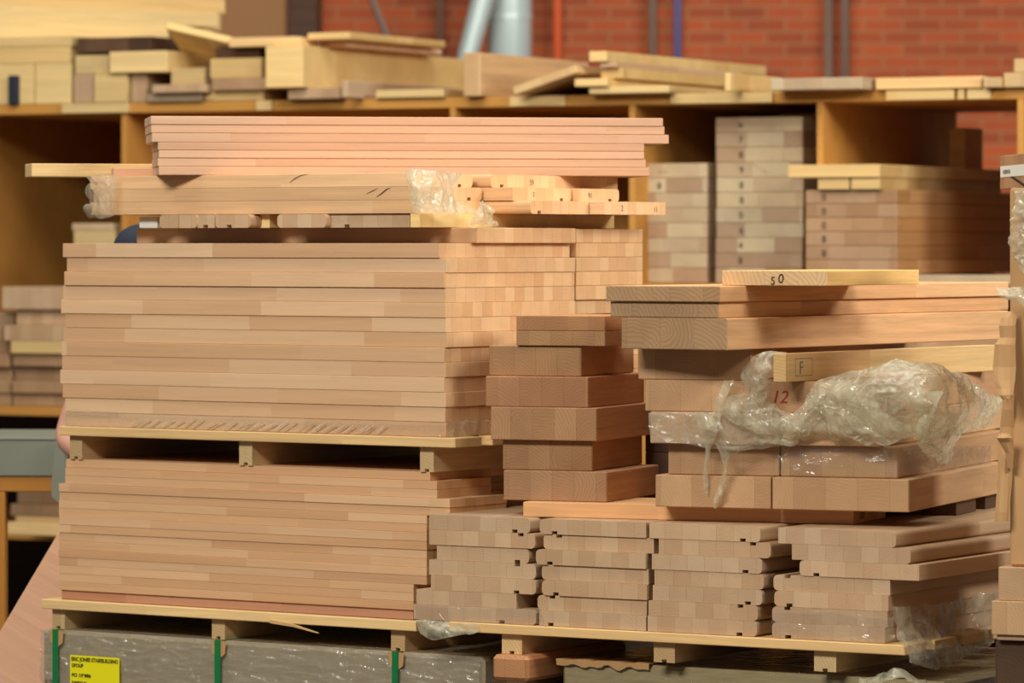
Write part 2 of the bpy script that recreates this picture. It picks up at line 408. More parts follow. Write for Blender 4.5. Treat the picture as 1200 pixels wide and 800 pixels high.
# ================================================================ SHELVING (background)
S = Frame(26, 957, 16.0)
su0, su1 = S.u(-260), 1.35
sh = empty('shelving_unit', S.w((su0 + su1) / 2, .7, 0), S.a)
setp(sh, 'long brown plywood shelving unit loaded with timber in front of the brick wall', 'shelf')
uc = (su0 + su1) / 2
def spart(name, u0, u1, v0, v1, z0, z1, mat='ply', k=1.0): return part(name, sh, u0 - uc, u1 - uc, v0 - .7, v1 - .7, z0, z1, mat, k=k)
TOP0, TOP1 = 2.178, 2.218
DEP = 1.42
def ud(px): return S.u(px)
spart('top_panel', su0, su1, 0, DEP, TOP0, TOP1)
MID = 1.51
tD = .025
spart('middle_shelf', ud(527), su1, -.02, DEP, MID - .036, MID)
LOW = 1.005
spart('lower_shelf', su0, ud(527) - .001, -.02, DEP, LOW - .036, LOW)
spart('bottom_shelf', su0, su1, -.02, DEP, .47, .51, k=.9)
spart('divider', ud(142), ud(142) + tD, 0, DEP, LOW, TOP0)
spart('divider', ud(-55), ud(-55) + tD, 0, DEP, LOW, TOP0)
spart('divider', ud(527), ud(527) + tD, 0, DEP, MID, TOP0)
spart('divider', ud(737), ud(737) + tD, 0, DEP, MID, TOP0)
spart('divider', ud(957), ud(957) + tD, 0, DEP, 1.945, TOP0)
spart('divider', ud(1192), ud(1192) + tD, 0, DEP, MID, TOP0)
for px in (-55, 142, 335, 527, 737, 957, 1190):
    spart('leg', ud(px), ud(px) + .07, .02, .09, 0, .47, k=.8); spart('leg', ud(px), ud(px) + .07, DEP - .1, DEP - .02, 0, .47, k=.8)
    hh = LOW - .036 if px < 520 else MID - .036
    spart('upright', ud(px), ud(px) + .07, .02, .09, .51, hh, k=.8); spart('upright', ud(px), ud(px) + .07, DEP - .1, DEP - .02, .51, hh, k=.8)
spart('back_panel', su0, ud(527), DEP, DEP + .015, LOW, TOP0)
spart('back_panel', su0, su1, DEP, DEP + .015, .0, LOW - .037, 'dark', k=.6)  # added panel hiding the bricks, dark colour stands in for shade below the shelf
spart('back_panel', ud(527) + .002, su1, DEP, DEP + .015, LOW - .036, MID - .037, 'dark', k=.6)  # likewise added, its dark colour gives the gloom under the middle shelf
spart('back_panel', ud(527) + .002, ud(957), DEP, DEP + .015, MID, TOP0)

def sbox(name, pl, pr, v0, dep, z0, z1, mat, label, cat='board', group=None, k=1.0, dyaw=0, fr=S):
    return board(name, fr, fr.u(pl, v0), fr.u(pr, v0), v0, v0 + dep, z0, z1, mat, label, cat, group, k, dyaw, bev=.003)
# edge battens of the top panel, pale patches of the photo
for pl, pr, lab in ((72, 150, 'left'), (300, 318, ''), (597, 662, ''), (785, 905, ''), (1038, 1118, ''), (1122, 1130, ''), (1133, 1160, '')):
    e = part('edge_batten', sh, S.u(pl, -.02) - uc, S.u(pr, -.02) - uc, -.02 - .7, -.0005 - .7, TOP0 + .001, TOP1 - .001, 'yel_x', k=.86)
    e['label'] = 'pale yellow edge batten'

# numbered stacks on the middle shelf
def mark(o, fr, s, px, v, z, h, mat='ink'):
    text_mark(o, s, fr, fr.u(px, v), v, z, h, mat)
n = 11; t = .0563
digs = ['6', '7', '8', '9', '8', '8', '0', '6', '4', '8', '0']
for i in range(n):
    z1 = MID + (n - i) * t
    jl = random.uniform(-1, 1)
    o = sbox('numbered_beam', 839 + jl, 941 + jl, .10, 1.15, z1 - t + .0006, z1, 'pale_y', 'grey-beige numbered beam end, %s in the tallest stack on the shelf' % ordn(i, n), 'beam', 'tall stack of numbered beams', k=.95, fr=S)
    if i == 3: slash = o
    if i < 10: mark(o, S, digs[i], 866 + jl, .0985, z1 - t + .017, .026)
n = 8
for i in range(n):
    z1 = MID + (n - i) * t
    o = sbox('pale_beam', 750 if i else 757, 829, .12, 1.1, z1 - t + .0006, z1, 'pale_y', 'pale beam end, %s in the shorter background stack beside the numbered stack' % ordn(i, n), 'beam', 'shorter stack of pale beams', k=.98)
    if i in (0, 1, 2): mark(o, S, ['- -', '8', '6'][i], [770, 768, 752][i] + 2, .1185, z1 - t + .017, .026, 'ink')
bt = sbox('batten', 946, 1187, -.14, .06, MID, MID + .036, 'pale_y', 'pale batten lying under the mauve beam stack on the shelf', 'batten')
sbox('batten', 952, 1187, .9, .06, MID, MID + .036, 'pale_y', 'rear batten under the mauve beam stack, hidden at the back', 'batten')
n = 6; t3 = .051
u3 = S.u(944, -.15); u3b = S.u(1051, -.15)
for i in range(n):
    z1 = MID + .037 + (n - i) * t3
    o = board('mauve_beam', S, u3, u3b, -.15, 1.25, z1 - t3 + .0006, z1, 'mauve_y', 'mauve-brown numbered beam, %s in the wide shelf stack at right' % ordn(i, n), 'beam', 'stack of mauve numbered beams', bev=.003)
    if i < 5: mark(o, S, ['0', '0', '0', '8', '8'][i], 963, -.1515, z1 - t3 + .013, .026)
zt = MID + .037 + 6 * t3
for (pl, pr) in ((958, 995), (997, 1031)):
    sbox('pale_batten', pl, pr, -.17, 1.3, zt + .0004, zt + .0435, 'yel_x', '%s of two short yellow battens on top of the mauve stack' % ('left' if pl == 958 else 'right'), 'batten', k=.86)
sbox('pale_board', 923, 1031, -.18, 1.4, zt + .044, 1.9445, 'yel_x', 'pale yellow board across the top of the mauve beam stack', 'board', k=.9)
# wood seen behind the right bay and pale parcel on the left of it
sbox('pale_post', 1112, 1131, .95, .2, 1.945, 2.105, 'fir_x', 'pale upright block standing behind the right divider', 'block', k=1.15)

# left pile on the lower shelf
pz = LOW
left = [(-30, 12, .05, .05, 'a'), (13, 120, .0, .052, 'b'), (-30, 13, .03, .05, 'c'), (16, 120, .0, .055, 'd'),]
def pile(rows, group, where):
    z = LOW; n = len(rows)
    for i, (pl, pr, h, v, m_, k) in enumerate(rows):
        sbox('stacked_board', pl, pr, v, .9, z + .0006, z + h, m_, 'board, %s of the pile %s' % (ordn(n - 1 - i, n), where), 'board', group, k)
        z += h
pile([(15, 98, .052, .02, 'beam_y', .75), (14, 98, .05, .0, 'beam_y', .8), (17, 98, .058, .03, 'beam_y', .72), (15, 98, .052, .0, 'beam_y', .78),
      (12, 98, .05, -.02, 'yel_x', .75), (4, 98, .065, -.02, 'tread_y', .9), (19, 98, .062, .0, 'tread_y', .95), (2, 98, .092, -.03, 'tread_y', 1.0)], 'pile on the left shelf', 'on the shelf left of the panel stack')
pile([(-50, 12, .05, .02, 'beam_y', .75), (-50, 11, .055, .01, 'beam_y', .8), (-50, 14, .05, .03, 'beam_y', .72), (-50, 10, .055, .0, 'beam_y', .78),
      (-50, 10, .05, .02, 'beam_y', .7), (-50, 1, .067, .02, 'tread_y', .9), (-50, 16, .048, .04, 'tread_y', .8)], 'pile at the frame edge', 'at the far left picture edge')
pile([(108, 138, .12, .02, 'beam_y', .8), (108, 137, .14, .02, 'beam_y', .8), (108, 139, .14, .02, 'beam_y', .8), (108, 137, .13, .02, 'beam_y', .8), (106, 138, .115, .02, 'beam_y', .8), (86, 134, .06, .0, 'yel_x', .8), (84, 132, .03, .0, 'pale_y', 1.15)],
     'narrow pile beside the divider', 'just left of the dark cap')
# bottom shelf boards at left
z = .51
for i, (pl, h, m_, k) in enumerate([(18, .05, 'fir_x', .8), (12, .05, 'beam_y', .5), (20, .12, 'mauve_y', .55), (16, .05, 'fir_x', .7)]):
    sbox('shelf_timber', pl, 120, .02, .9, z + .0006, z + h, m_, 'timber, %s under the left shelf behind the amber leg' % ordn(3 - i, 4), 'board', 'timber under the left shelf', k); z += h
sbox('bottom_plank', 8, 110, -.3, .25, .51, .56, 'fir_x', 'pale plank projecting low behind the leaning board at left', 'board')

# ---------------------------------------------------------------- timber lying on top of the shelving
T1 = TOP1 + .0006
def tim(pl, pr, v0, ln, z0, z1, mat, label, name='timber', cat='timber', k=1.0, dyaw=0, roll=0):
    if ln > 100: ln = S.v(ln, S.u(pr, v0)) - v0      # far end given by where it ends in the view
    o = board(name, S, S.u(pl, v0), S.u(pr, v0), v0, v0 + ln, z0 + .0004, z1, mat, label, cat, None, k, dyaw, bev=.003)
    if roll: o.rotation_euler = (0, math.radians(roll), -S.a)
    return o
Y_, Y2 = 'yel_x', 'tread_y'
tim(-60, 40, .0, .9, T1, 2.38, Y_, 'lower thick pale block at far left on top of the shelf', k=.95)
tim(41, 83, .0, .9, T1, 2.38, Y_, 'thick pale block next to the dark-blue clamp bar, lowest layer on shelf', k=.9)
tim(-60, 82, .0, 1.0, 2.3805, 2.447, Y_, 'thick yellow board in the far left pile on the shelf, middle layer', k=.9)
tim(-60, 84, .0, 1.0, 2.4475, 2.49, Y_, 'yellow board of the far left pile just under the long planks', k=.92)
cb = tim(9, 19, -.03, .028, T1, 2.335, 'navy', 'short dark-blue upright bar at far left on the shelf', 'clamp_bar', 'bar')
S2 = Frame(-38, 0, 17.55)
def longp(pl, pr, v0, z0, z1, k, lab):
    return board('long_plank', S2, S2.u(pl, v0), S2.u(pr, v0), v0, v0 + .2, z0, z1, 'yel_x', lab, 'plank', 'long planks at top left', k)
longp(-60, 198, .02, 2.4905, 2.565, .98, 'lowest and shortest of the long yellow planks at top left')
longp(-60, 256, .03, 2.5655, 2.625, .95, 'middle long yellow plank at top left')
longp(-60, 264, .05, 2.6255, 2.69, .98, 'upper long yellow plank running out of the top left corner')
longp(-60, 259, .28, 2.5655, 2.76, .9, 'rear tall plank behind the upper long yellow planks')
longp(-60, 250, .26, 2.4905, 2.565, .9, 'rear supporting plank behind the long yellow planks')
tim(86, 109, .0, .5, T1, 2.335, Y2, 'small square pale timber end left in the low row under the dark block', k=.9)
tim(110, 149, -.02, .5, T1, 2.335, 'yel_x', 'pale yellow timber end in the middle of the low row under the dark block', k=.85)
tim(154, 171, .0, .5, T1, 2.335, Y2, 'narrow pinkish timber end in the low row, right of the yellow end')
tim(88, 127, .0, .55, 2.3355, 2.41, 'yel_x', 'short yellow block with cut corner below the dark brown block', k=.85)
tim(128, 196, -.04, .55, 2.3355, 2.42, 'yel_x', 'pale block with whitish end below the dark brown block', k=1.0)
tim(90, 176, .0, .8, 2.4205, 2.48, 'darky', 'dark brown block on the pale blocks under the long planks', k=.9)
tim(172, 236, -.02, .8, T1, 2.252, 'pale_y', 'greyish thin plank lying on the shelf right of the square ends', k=.7)
tim(178, 241, -.05, .7, 2.2525, 2.285, Y2, 'pinkish thin plank on top of the greyish plank')
tim(200, 240, .0, .7, 2.2855, 2.352, 'yel_x', 'pale block under the tilted bright offcut', k=.7)
w = tim(178, 250, -.05, .5, 2.40, 2.43, 'yel_x', 'bright offcut tilted down to the right in front of the tan panel', 'offcut', 'offcut', 1.25)
w.rotation_euler = (math.radians(-22), math.radians(13), -S.a + math.radians(8)); w.location.z = 2.385
tim(202, 330, .62, .5, T1, 2.40, 'beam_y', 'brown block behind the bright offcut', k=1.0)
tim(202, 345, .6, .06, 2.4006, 2.50, 'pink_x', 'long pinkish tan board on edge behind the offcut and yellow beam', 'board', 'board', 1.0)
tim(240, 309, .0, .55, T1, 2.258, 'yel_x', 'lowest yellow board left of the big yellow beam', k=.85)
tim(248, 312, -.03, .55, 2.2585, 2.306, 'beam_y', 'reddish board end left of the big yellow beam', k=.9)
tim(246, 306, -.02, .55, 2.3065, 2.385, 'yel_x', 'thick yellow board left of the big yellow beam', k=.9)
tim(252, 304, .02, .55, 2.3855, 2.427, 'dark', 'dark strip of wood under the bright board', k=1.2)
tim(268, 352, -.04, .55, 2.4275, 2.462, 'fir_x', 'bright cream board on top left of the big yellow beam', k=1.2)
tim(337, 398, -.06, 1.2, T1, 2.262, Y2, 'thin pinkish board under the big yellow beam', k=.9)
tim(311, 355, -.10, 545, 2.2625, 2.425, 'yel_x', 'big yellow square beam lying into the depth of the shelf', 'beam', 'beam', 1.05)
tim(309, 405, .1, 518, 2.4255, 2.45, 'pink_x', 'lower thin tan board on the big yellow beam', 'board', 'board', 1.0)
tim(360, 410, .0, 522, 2.4505, 2.478, 'yel_x', 'upper thin yellow board on top of the big yellow beam', 'board', 'board', .95)
tim(400, 407, -.14, 540, T1, 2.285, 'tread_y', 'narrow pinkish batten standing in front of the yellow beam', 'batten', 'batten')
tim(440, 520, -.02, .6, T1, 2.25, 'yel_x', 'yellow scrap with knots in front of the beam at shelf edge', 'scrap', 'scrap', .9)
tim(543, 563, -.05, 690, T1, 2.385, 'fir_y', 'tall pinkish tan beam with grey end beside the yellow beam', 'beam', 'beam', (1.1, 1.02, 1.0))
o = tim(601, 678, -.12, 1.0, T1, 2.25, 'fir_y', 'board lying tilted with its greyish end rising to the right', 'board', 'board', 1.12)
o.rotation_euler = (0, math.radians(-17), -S.a); o.location.z = 2.258
tim(690, 784, -.08, 1.0, T1, 2.246, 'yel_x', 'lowest thin yellow board of the right-hand pile on the shelf', 'board', 'board', .9)
tim(673, 712, -.10, 1.1, 2.2465, 2.276, 'yel_x', 'second board of the right-hand pile with its end sticking out left', 'board', 'board', 1.05)
tim(704, 730, -.05, 860, 2.2765, 2.316, 'yel_x', 'third board of the right-hand pile', 'board', 'board', .95)
tim(703, 722, -.08, 870, 2.3165, 2.338, 'tread_y', 'thin pinkish board second from the top of the right-hand pile', 'board', 'board', 1.0)
tim(690, 711, -.10, 898, 2.3385, 2.378, 'yel_x', 'top board of the right-hand pile with slender long side', 'board', 'board', 1.0)
tim(849, 856, -.14, .5, T1, 2.285, 'yel_x', 'short pale block standing right of the pile', 'block', 'block', 1.05)
tim(903, 1010, -.12, .35, T1, 2.263, 'pale_y', 'greyish thick board end above the right shelf divider', 'board', 'board', .95)
tim(1026, 1150, -.03, .2, T1, 2.262, 'fir_x', 'bright cream plank lying along the shelf edge at right', 'plank', 'plank', 1.25)
tim(1152, 1173, -.05, .6, T1, 2.256, 'fir_y', 'small square timber end right of the bright cream plank')
tim(1176, 1230, -.03, .6, T1, 2.272, 'fir_y', 'pale timber end at right frame edge, lower one', k=.95)
tim(1188, 1240, -.02, .6, 2.2725, 2.322, 'fir_x', 'yellow timber end at right frame edge, upper one', k=.85)

# ================================================================ PILE A : panels on two pallets
A = Frame(34.4, 522, 11.66)
def pallet(label, fr, u0, u1, v0, v1, z0, z1, deckt, bearers, bw, group=None, k=1.0):
    """bearers run into the depth, deck boards lie across them"""
    uc, vc = (u0 + u1) / 2, (v0 + v1) / 2
    p = empty('pallet', fr.w(uc, vc, z0), fr.a); setp(p, label, 'pallet')
    bt = z1 - deckt
    for ub in bearers:
        o = mesh_obj('bearer', bearer_bm(bw, v1 - v0 - .05, bt - z0), M['fir_y'], p); o.location = (ub + bw / 2 - uc, 0, 0); tint(o, k * .98, .05)
    nb = 6; gap = .05; wdt = ((v1 - v0) - gap * (nb - 1)) / nb
    for i in range(nb):
        a = v0 + i * (wdt + gap)
        part('deck_board', p, u0 - uc, u1 - uc, a - vc, a + wdt - vc, bt - z0 + .0004, z1 - z0 - .0004, 'fir_x', .002, k * random.uniform(.96, 1.04))
    return p
def bearer_bm(w, l, h):
    """bearer with a small strap notch sawn in its underside, outline extruded along depth"""
    s = .014
    pts = [(-w / 2, 0), (-s / 2, 0), (-s / 2, .008), (s / 2, .008), (s / 2, 0), (w / 2, 0), (w / 2, h), (-w / 2, h)]
    bm = bmesh.new(); r = [[bm.verts.new((x, y, z)) for x, z in pts] for y in (-l / 2, l / 2)]
    n = len(pts)
    for i in range(n): bm.faces.new((r[0][i], r[0][(i + 1) % n], r[1][(i + 1) % n], r[1][i]))
    bm.faces.new(r[0]); bm.faces.new(r[1][::-1]); return bm

GA = 'upper stack of edge-glued panels'
ZB = 1.137; t = .04; n = 13
for i in range(n):
    z1 = ZB + (n - i) * t
    dl = random.uniform(-.006, .006); dr = random.uniform(-.004, .003) + (-.016 if i == 0 else (.004 if i in (5, 6) else 0))
    vr = .63 if i < 5 else .34 + .02 * (i % 3) + .28
    o = board('beech_board', A, -1.335 + dl * 1.6, dr, random.uniform(-.004, .004), .63 + random.uniform(-.004, .004), z1 - t + .0005, z1, 'panel_x',
              'light beech panel, %s of the upper left stack' % ordn(i, n), 'panel', GA, spread=.03, bev=.0010)
ZU = ZB + n * t   # 1.657
# rear packs seen end on
for i in range(5):
    z1 = ZU + .0405 - i * t
    board('beech_board', A, -1.30, -.004, .64, .985, z1 - t + .0005, z1, 'panel_x', 'beech panel end, %s of the rear column behind the upper left stack' % ordn(i, 6), 'panel', 'rear column of panels', spread=.05, k=(1.06, 1.07, 1.06))
board('beech_board', A, -1.30, -.012, .635, .985, ZU + .0405 - 6 * t + .0005, ZU + .0405 - 5 * t, 'panel_x', 'wide beech panel sticking out right below the rear column', 'panel', 'rear column of panels', k=1.0)
for i in range(8):
    z1 = ZU + .0405 - 6 * t - i * t
    board('beech_board', A, -1.30, -.02, .64, .985, z1 - t + .0005, z1, 'panel_x', 'rear column panel behind the block column, %s of that hidden part' % ORD[i], 'panel', 'rear column of panels')
board('beech_board', A, A.u(160, .15), .0, .15, .632, ZU + .0004, ZU + .0425, 'panel_x', 'set-back beech panel lying on top of the upper left stack', 'panel')
ZL = ZU + .043    # 1.70
pallet('pale pallet between the upper and lower left panel stacks', A, -1.335, .045, -.02, .99, 1.0425, ZB, .027, [-1.315, A.u(279), A.u(491)], .045)

GL = 'lower stack of thin panels'
ls = [(77, 504, .0)] + [(75, 512, .0)] * 2 + [(68.5, 527, 0)] * 2 + [(68, 530, .0)] * 11
n = len(ls); ZLB = .669; tt = (1.042 - ZLB) / n
for i, (pl, pr, v) in enumerate(ls):
    z1 = 1.042 - i * tt
    dv = {0: .012, 1: .004, 2: .004}.get(i, random.uniform(-.002, .002))
    vend = {0: .4, 1: .28, 2: .28, 3: .31, 4: .31}.get(i, .62)
    if i >= 5: vend = .60
    if i in (0, 1, 2, 3, 4): vend = .98
    u1 = A.u(min(pr, 527), dv)
    if i >= 5: u1 = A.u(500, dv) if i < 13 else A.u(484.5, dv)
    o = board('thin_board', A, A.u(pl, dv) + random.uniform(0, .006), u1, dv, (.26 if i in (1, 2) else .27 if i in (3, 4) else .95), z1 - tt + .0004, z1, 'panel_x',
              'thin beech panel, %s of the lower left stack' % ordn(i, n), 'panel', GL, spread=.035, k=(1.05, 1.01, .97), bev=.0006)
# rear half carrying the short upper layers
for i in range(1, 5):
    z1 = 1.042 - i * tt
    board('thin_board', A, -1.30, -.12, .30, .95, z1 - tt + .0004, z1, 'panel_x', 'rear half panel, %s in the back of the lower left stack' % ORD[i], 'panel', GL)
board('wrapped_board', A, A.u(72, .006), A.u(484, .006), .006, .95, .6425, ZLB, 'pink_x', 'pinkish brown film-wrapped base panel under the lower left stack', 'panel', k=(.72, .60, .56))
pallet('pale pallet under the lower left stack on the grey wrapped pack', A, A.u(48, -.02), A.u(487.5, -.02), -.02, .98, .5565, .642, .028, [A.u(60), A.u(247), A.u(457)], .046)
# split splinter hanging off the deck board
bm = bmesh.new(); p0, p1, p2 = A.w(A.u(316, -.024), -.024, .6135), A.w(A.u(344, -.028), -.028, .607), A.w(A.u(372, -.03), -.03, .594)
for a, b, h0, h1 in ((p0, p1, .010, .007), (p1, p2, .007, .0015)):
    vs = [bm.verts.new(q) for q in (a, b, b + Vector((0, 0, h1)), a + Vector((0, 0, h0)))]
    vs2 = [bm.verts.new(q.co + Vector((.004, .005, 0))) for q in vs]
    bm.faces.new(vs); bm.faces.new(vs2[::-1])
    for k in range(4): bm.faces.new((vs[k], vs2[k], vs2[(k + 1) % 4], vs[(k + 1) % 4]))
o = mesh_obj('splinter', bm, M['fir_x']); setp(o, 'splinter of wood hanging from the front edge of the lower left pallet', 'splinter')

# grey wrapped pack underneath
pu0, pu1 = A.u(48.5, -.01), A.u(566, -.01)
pk = empty('wrapped_pack', A.w((pu0 + pu1) / 2, .55, 0), A.a); setp(pk, 'grey film-wrapped pack with green straps and yellow label at bottom left', 'pack')
pc = (pu0 + pu1) / 2
bm = box_bm(pu0 - pc, pu1 - pc, -.56, .55, 0, .5555, .012)
bmesh.ops.subdivide_edges(bm, edges=bm.edges[:], cuts=1)
mesh_obj('wrapped_body', bm, M['wrap'], pk, smooth=False)
def pkx(px): return A.u(px, -.012) - pc
for px in (68.5, 258.5, 466.5):
    x = pkx(px); w = .0095
    bm = box_bm(x - w, x + w, -.5775, -.5745, .002, .558, 0); box_bm(x - w, x + w, -.5775, .545, .5558, .5562, 0, bm)
    mesh_obj('strap', bm, M['strap'], pk)
    x += .002
    bm = bmesh.new()      # folded cardboard corner guard under the strap
    for s in (-1, 1):
        pts = [(x - .026, -.572, .5556), (x + .026, -.572, .5556), (x + .022, -.5725, .52), (x + .008, -.5725, .51), (x - .008, -.5725, .512), (x - .024, -.5725, .522)]
    f = [bm.verts.new(p) for p in pts]; g = [bm.verts.new((p[0], p[1] - .001, p[2])) for p in pts]
    bm.faces.new(f[::-1]); bm.faces.new(g)
    for k in range(6): bm.faces.new((f[k], f[(k + 1) % 6], g[(k + 1) % 6], g[k]))
    mesh_obj('corner_guard', bm, M['card'], pk)
lx0, lx1 = pkx(85.5), pkx(143)
lab = mesh_obj('label', box_bm(lx0, lx1, -.5745, -.5732, .36, .4885, 0), M['yellow'], pk)
lab['label'] = 'yellow printed label'
def labtext(s, px, z, h):
    o = text_mark(lab, s, A, 0, 0, 0, h, 'ink', 'printing', bold=.0005)
    P = Matrix.Translation(pk.location) @ pk.rotation_euler.to_matrix().to_4x4()
    W = Matrix.Translation(P @ Vector((pkx(px), -.5751, z))) @ Matrix.Rotation(-A.a, 4, 'Z') @ Matrix.Rotation(math.pi / 2, 4, 'X')
    o.matrix_basis = P.inverted() @ W
    wd = max(v.co.x for v in o.data.vertices); return o, wd
for s, px, z, px1, hh in (('ERIC JONES STAIRBUILDING', 87, .4725, 141.5, .011), ('GROUP', 87.5, .455, 101, .010), ('PO 109886', 87.5, .4275, 110, .010), ('DEPTHS', 87.5, .405, 105, .010)):
    o, wd = labtext(s, px, z, hh)
    k = (pkx(px1) - pkx(px)) / wd
    for v in o.data.vertices: v.co.x *= k
o = text_mark(pk, '17', A, A.u(51, -.013), -.0135, .385, .03, 'redink', 'stencil')

# ---------------------------------------------------------------- mouldings, treads and top pack on A
GM = 'moulded lengths seen end on'
mold = [(187, 209.5, 0, 'l', None), (210, 231, -.002, 'r', None), (231.5, 251.5, .002, '', .02), (252.5, 293.5, -.002, 'lr', .04), (294.5, 316, .05, '', None), (325, 382, .004, 'lr', None), (383, 480, .03, '', .06), (481, 492, .002, '', None)]
for i, (pl, pr, v, ns, sl) in enumerate(mold):
    tread('handrail_moulding', A, 'v', A.u(pl, v), A.u(pr, v), v + (0 if i else 0), .96, ZL, ZL + (.037 if i != 6 else .036), 'yel_x' if i in (4, 7) else 'tread_y', ns, (sl, 'b') if sl else None,
          'pale moulded rail end, %s from the left on top of the upper left stack' % ['first', 'second', 'third', 'fourth', 'fifth', 'sixth', 'seventh', 'eighth'][i], 'moulding', GM, k=1.12 if i in (4, 5, 7) else 1.04)
bb = board('wrapped_block', A, A.u(163, .06), A.u(184, .06), .06, .16, ZL, ZL + .032, 'paper', 'small block wrapped in white film left of the rail ends', 'block', k=1)
ZM = ZL + .0375
tm = .0365
Mn = []
for i in range(3):       # bottom .. top
    u0 = A.u(106, .02) + (.005, .012, 0)[i]; u1 = A.u((489, 489, 487)[i], .02) - (0, 0, .012)[i]
    vw = (.305, .305, .285)[i]
    Mn.append(tread('stair_tread', A, 'u', .02, .02 + vw, u0, u1, ZM + i * tm + .0003, ZM + (i + 1) * tm, 'tread_x', 'r', ((vw - .07), 'b') if i else None,
          'long beech stair tread, %s of the three wrapped under the pinkish top pack' % ['bottommost', 'middle one', 'topmost'][i], 'stair tread', 'wrapped trio of treads', k=1.0))
ZT = ZM + 3 * tm
rear = [(2, .336, .655, -.085, 'l', None, (.045, 'b'), 'upper rear stair tread whose end carries a pencilled 59'), (2, .66, 1.0, -.10, '', None, None, 'upper rear stair tread farthest right'),
        (1, .336, .63, -.013, 'r', None, (.235, 'b'), 'middle rear stair tread left of two ends'), (1, .635, .84, .009, 'r', None, (.15, 'b'), 'middle rear stair tread right of two ends'),
        (0, .336, .625, .047, 'l', None, (.035, 'b'), 'lower rear stair tread left of two ends, with a slot'), (0, .632, .95, .095, '', None, None, 'lowest rear stair tread sticking out farthest right')]
for lay, v0, v1, ue, ns, _, sl, lb in rear:
    o = tread('stair_tread', A, 'u', v0, v1, ue - 1.2, ue, ZM + lay * tm + .0003, ZM + (lay + 1) * tm, 'tread_x', ns, sl, lb, 'stair tread', 'rear treads under the pinkish pack', k=.98 if lay != 2 or v0 < .6 else .8)
    if 'pencilled' in lb: text_mark(o, '59', A, ue + .0008, v0 + .19, ZM + 2 * tm + .009, .016, 'pencil', face='right')
    if 'middle rear stair tread left' in lb: text_mark(o, '2', A, ue + .0008, v0 + .10, ZM + tm + .012, .014, 'pencil', face='right')
    if 'middle rear stair tread right' in lb: text_mark(o, '91', A, ue + .0008, v0 + .045, ZM + tm + .010, .016, 'pencil', face='right')
    if 'lowest' in lb:
        text_mark(o, '2', A, ue + .0008, v0 + .085, ZM + .010, .018, 'pencil', face='right'); text_mark(o, '11', A, ue + .0008, v0 + .255, ZM + .008, .016, 'pencil', face='right')
def stroke(par, fr, v, pts, w, mat='dark', name='grain_mark'):
    bm = bmesh.new(); a = []
    for i, (px, y) in enumerate(pts):
        u = fr.u(px, v); z = fr.z(y, u, v); ww = w * (1 - abs(2 * i / (len(pts) - 1) - 1) * .7)
        a.append((bm.verts.new(fr.w(u - ww, v - .0012, z + ww * .5)), bm.verts.new(fr.w(u + ww, v - .0012, z - ww * .5))))
    for i in range(len(a) - 1): bm.faces.new((a[i][0], a[i][1], a[i + 1][1], a[i + 1][0]))
    me = bpy.data.meshes.new(name); bm.to_mesh(me); bm.free(); me.materials.append(M[mat]); c = bpy.data.objects.new(name, me); link(c); attach(c, par, Matrix.Identity(4)); return c
stroke(slash, S, .0985, [(880, 190), (887, 195), (895, 200), (899, 203.5)], .006, 'ink')
stroke(Mn[2], A, .02, [(340, 214), (346, 209), (353, 205.5), (361, 204)], .0018)
stroke(Mn[1], A, .02, [(430, 227), (436, 224), (443, 221)], .0016)
stroke(Mn[1], A, .02, [(441, 231), (447, 227), (453, 222), (458, 220)], .0024)
# light boards sticking out left under the top pack
K = Frame(-14, 37, 12.42)
board('pale_board', K, 0, .85, .0, .14, ZT + .0005, ZT + .038, 'fir_x', 'pale board sticking out far left on top of the wrapped treads', 'board', k=1.08)
board('brown_strip', K, K.u(134, -.07), .6, -.07, -.01, ZT + .0005, ZT + .025, 'pink_x', 'short pinkish strip in front of the pale board at left', 'strip', k=.95)
# pinkish top pack
P_ = Frame(-8, 176, 12.13)
lay = [(186, 761, .0245), (185, 757, .0232), (186, 755, .022), (185, 755, .022), (170, 784, .0258), (169, 779, .0235), (168.5, 777, .0238)]
z = ZT + .0005
for i, (pl, pr, h) in enumerate(lay):
    n = len(lay)
    pr2 = pr; u0 = P_.u(pl + 8 if pl < 180 else pl, 0); u1 = P_.u(pr2, 0)
    board('pink_beech_board', P_, u0, u1, random.uniform(0, .004), .3, z, z + h - .0005, 'pink_x', 'pinkish beech board, %s of the pack lying on top of everything' % ordn(n - 1 - i, n), 'board', 'pinkish top pack', spread=.03, k=(.86, .865, .86))
    z += h

# ================================================================ PILE B : nosed treads in four columns
B = Frame(31, 503, 11.59)
ZB0 = .655; t = .04
cols = [
 [(503, 621, 'r', 97, 'b'), (503, 627, 'r', 104, 't'), (512, 620, 'r', 91, 'b'), (503, 628, 'r', 100, 't'), (505, 628, 'r', 97, 'b'), (488, 605, '', None, None), (485, 628, 'r', 100, 'b')],
 [(632.5, 757, 'l', 14, 'b'), (637, 766, 'l', 15, 't'), (628, 757, 'l', 13, 'b'), (635, 760, 'l', None, None), (635, 758, 'l', 13, 'b'), (630, 758, 'l', 14, 't'), (632, 757, '', 10, 'b')],
 [(761, 891, 'r', 106, 'b'), (772, 903, 'r', 107, 't'), (764, 893, 'r', 106, 'b'), (767, 895, 'r', None, None), (765, 893, 'r', 108, 'b'), (760, 888, 'r', 104, 't'), (759, 887, 'r', 104, 'b')],
 [(912, 1050, 'r', None, None), (928, 1067, 'r', None, None), (937, 1077, 'l', 16, 'b'), (906.5, 1043, 'l', 13, 't'), (907.5, 1041, 'l', 14, 'b'), (905, 1040, 'l', 14, 't'), (905, 1037, 'l', 15, 'b')]]
cname = ['first', 'second', 'third', 'fourth']
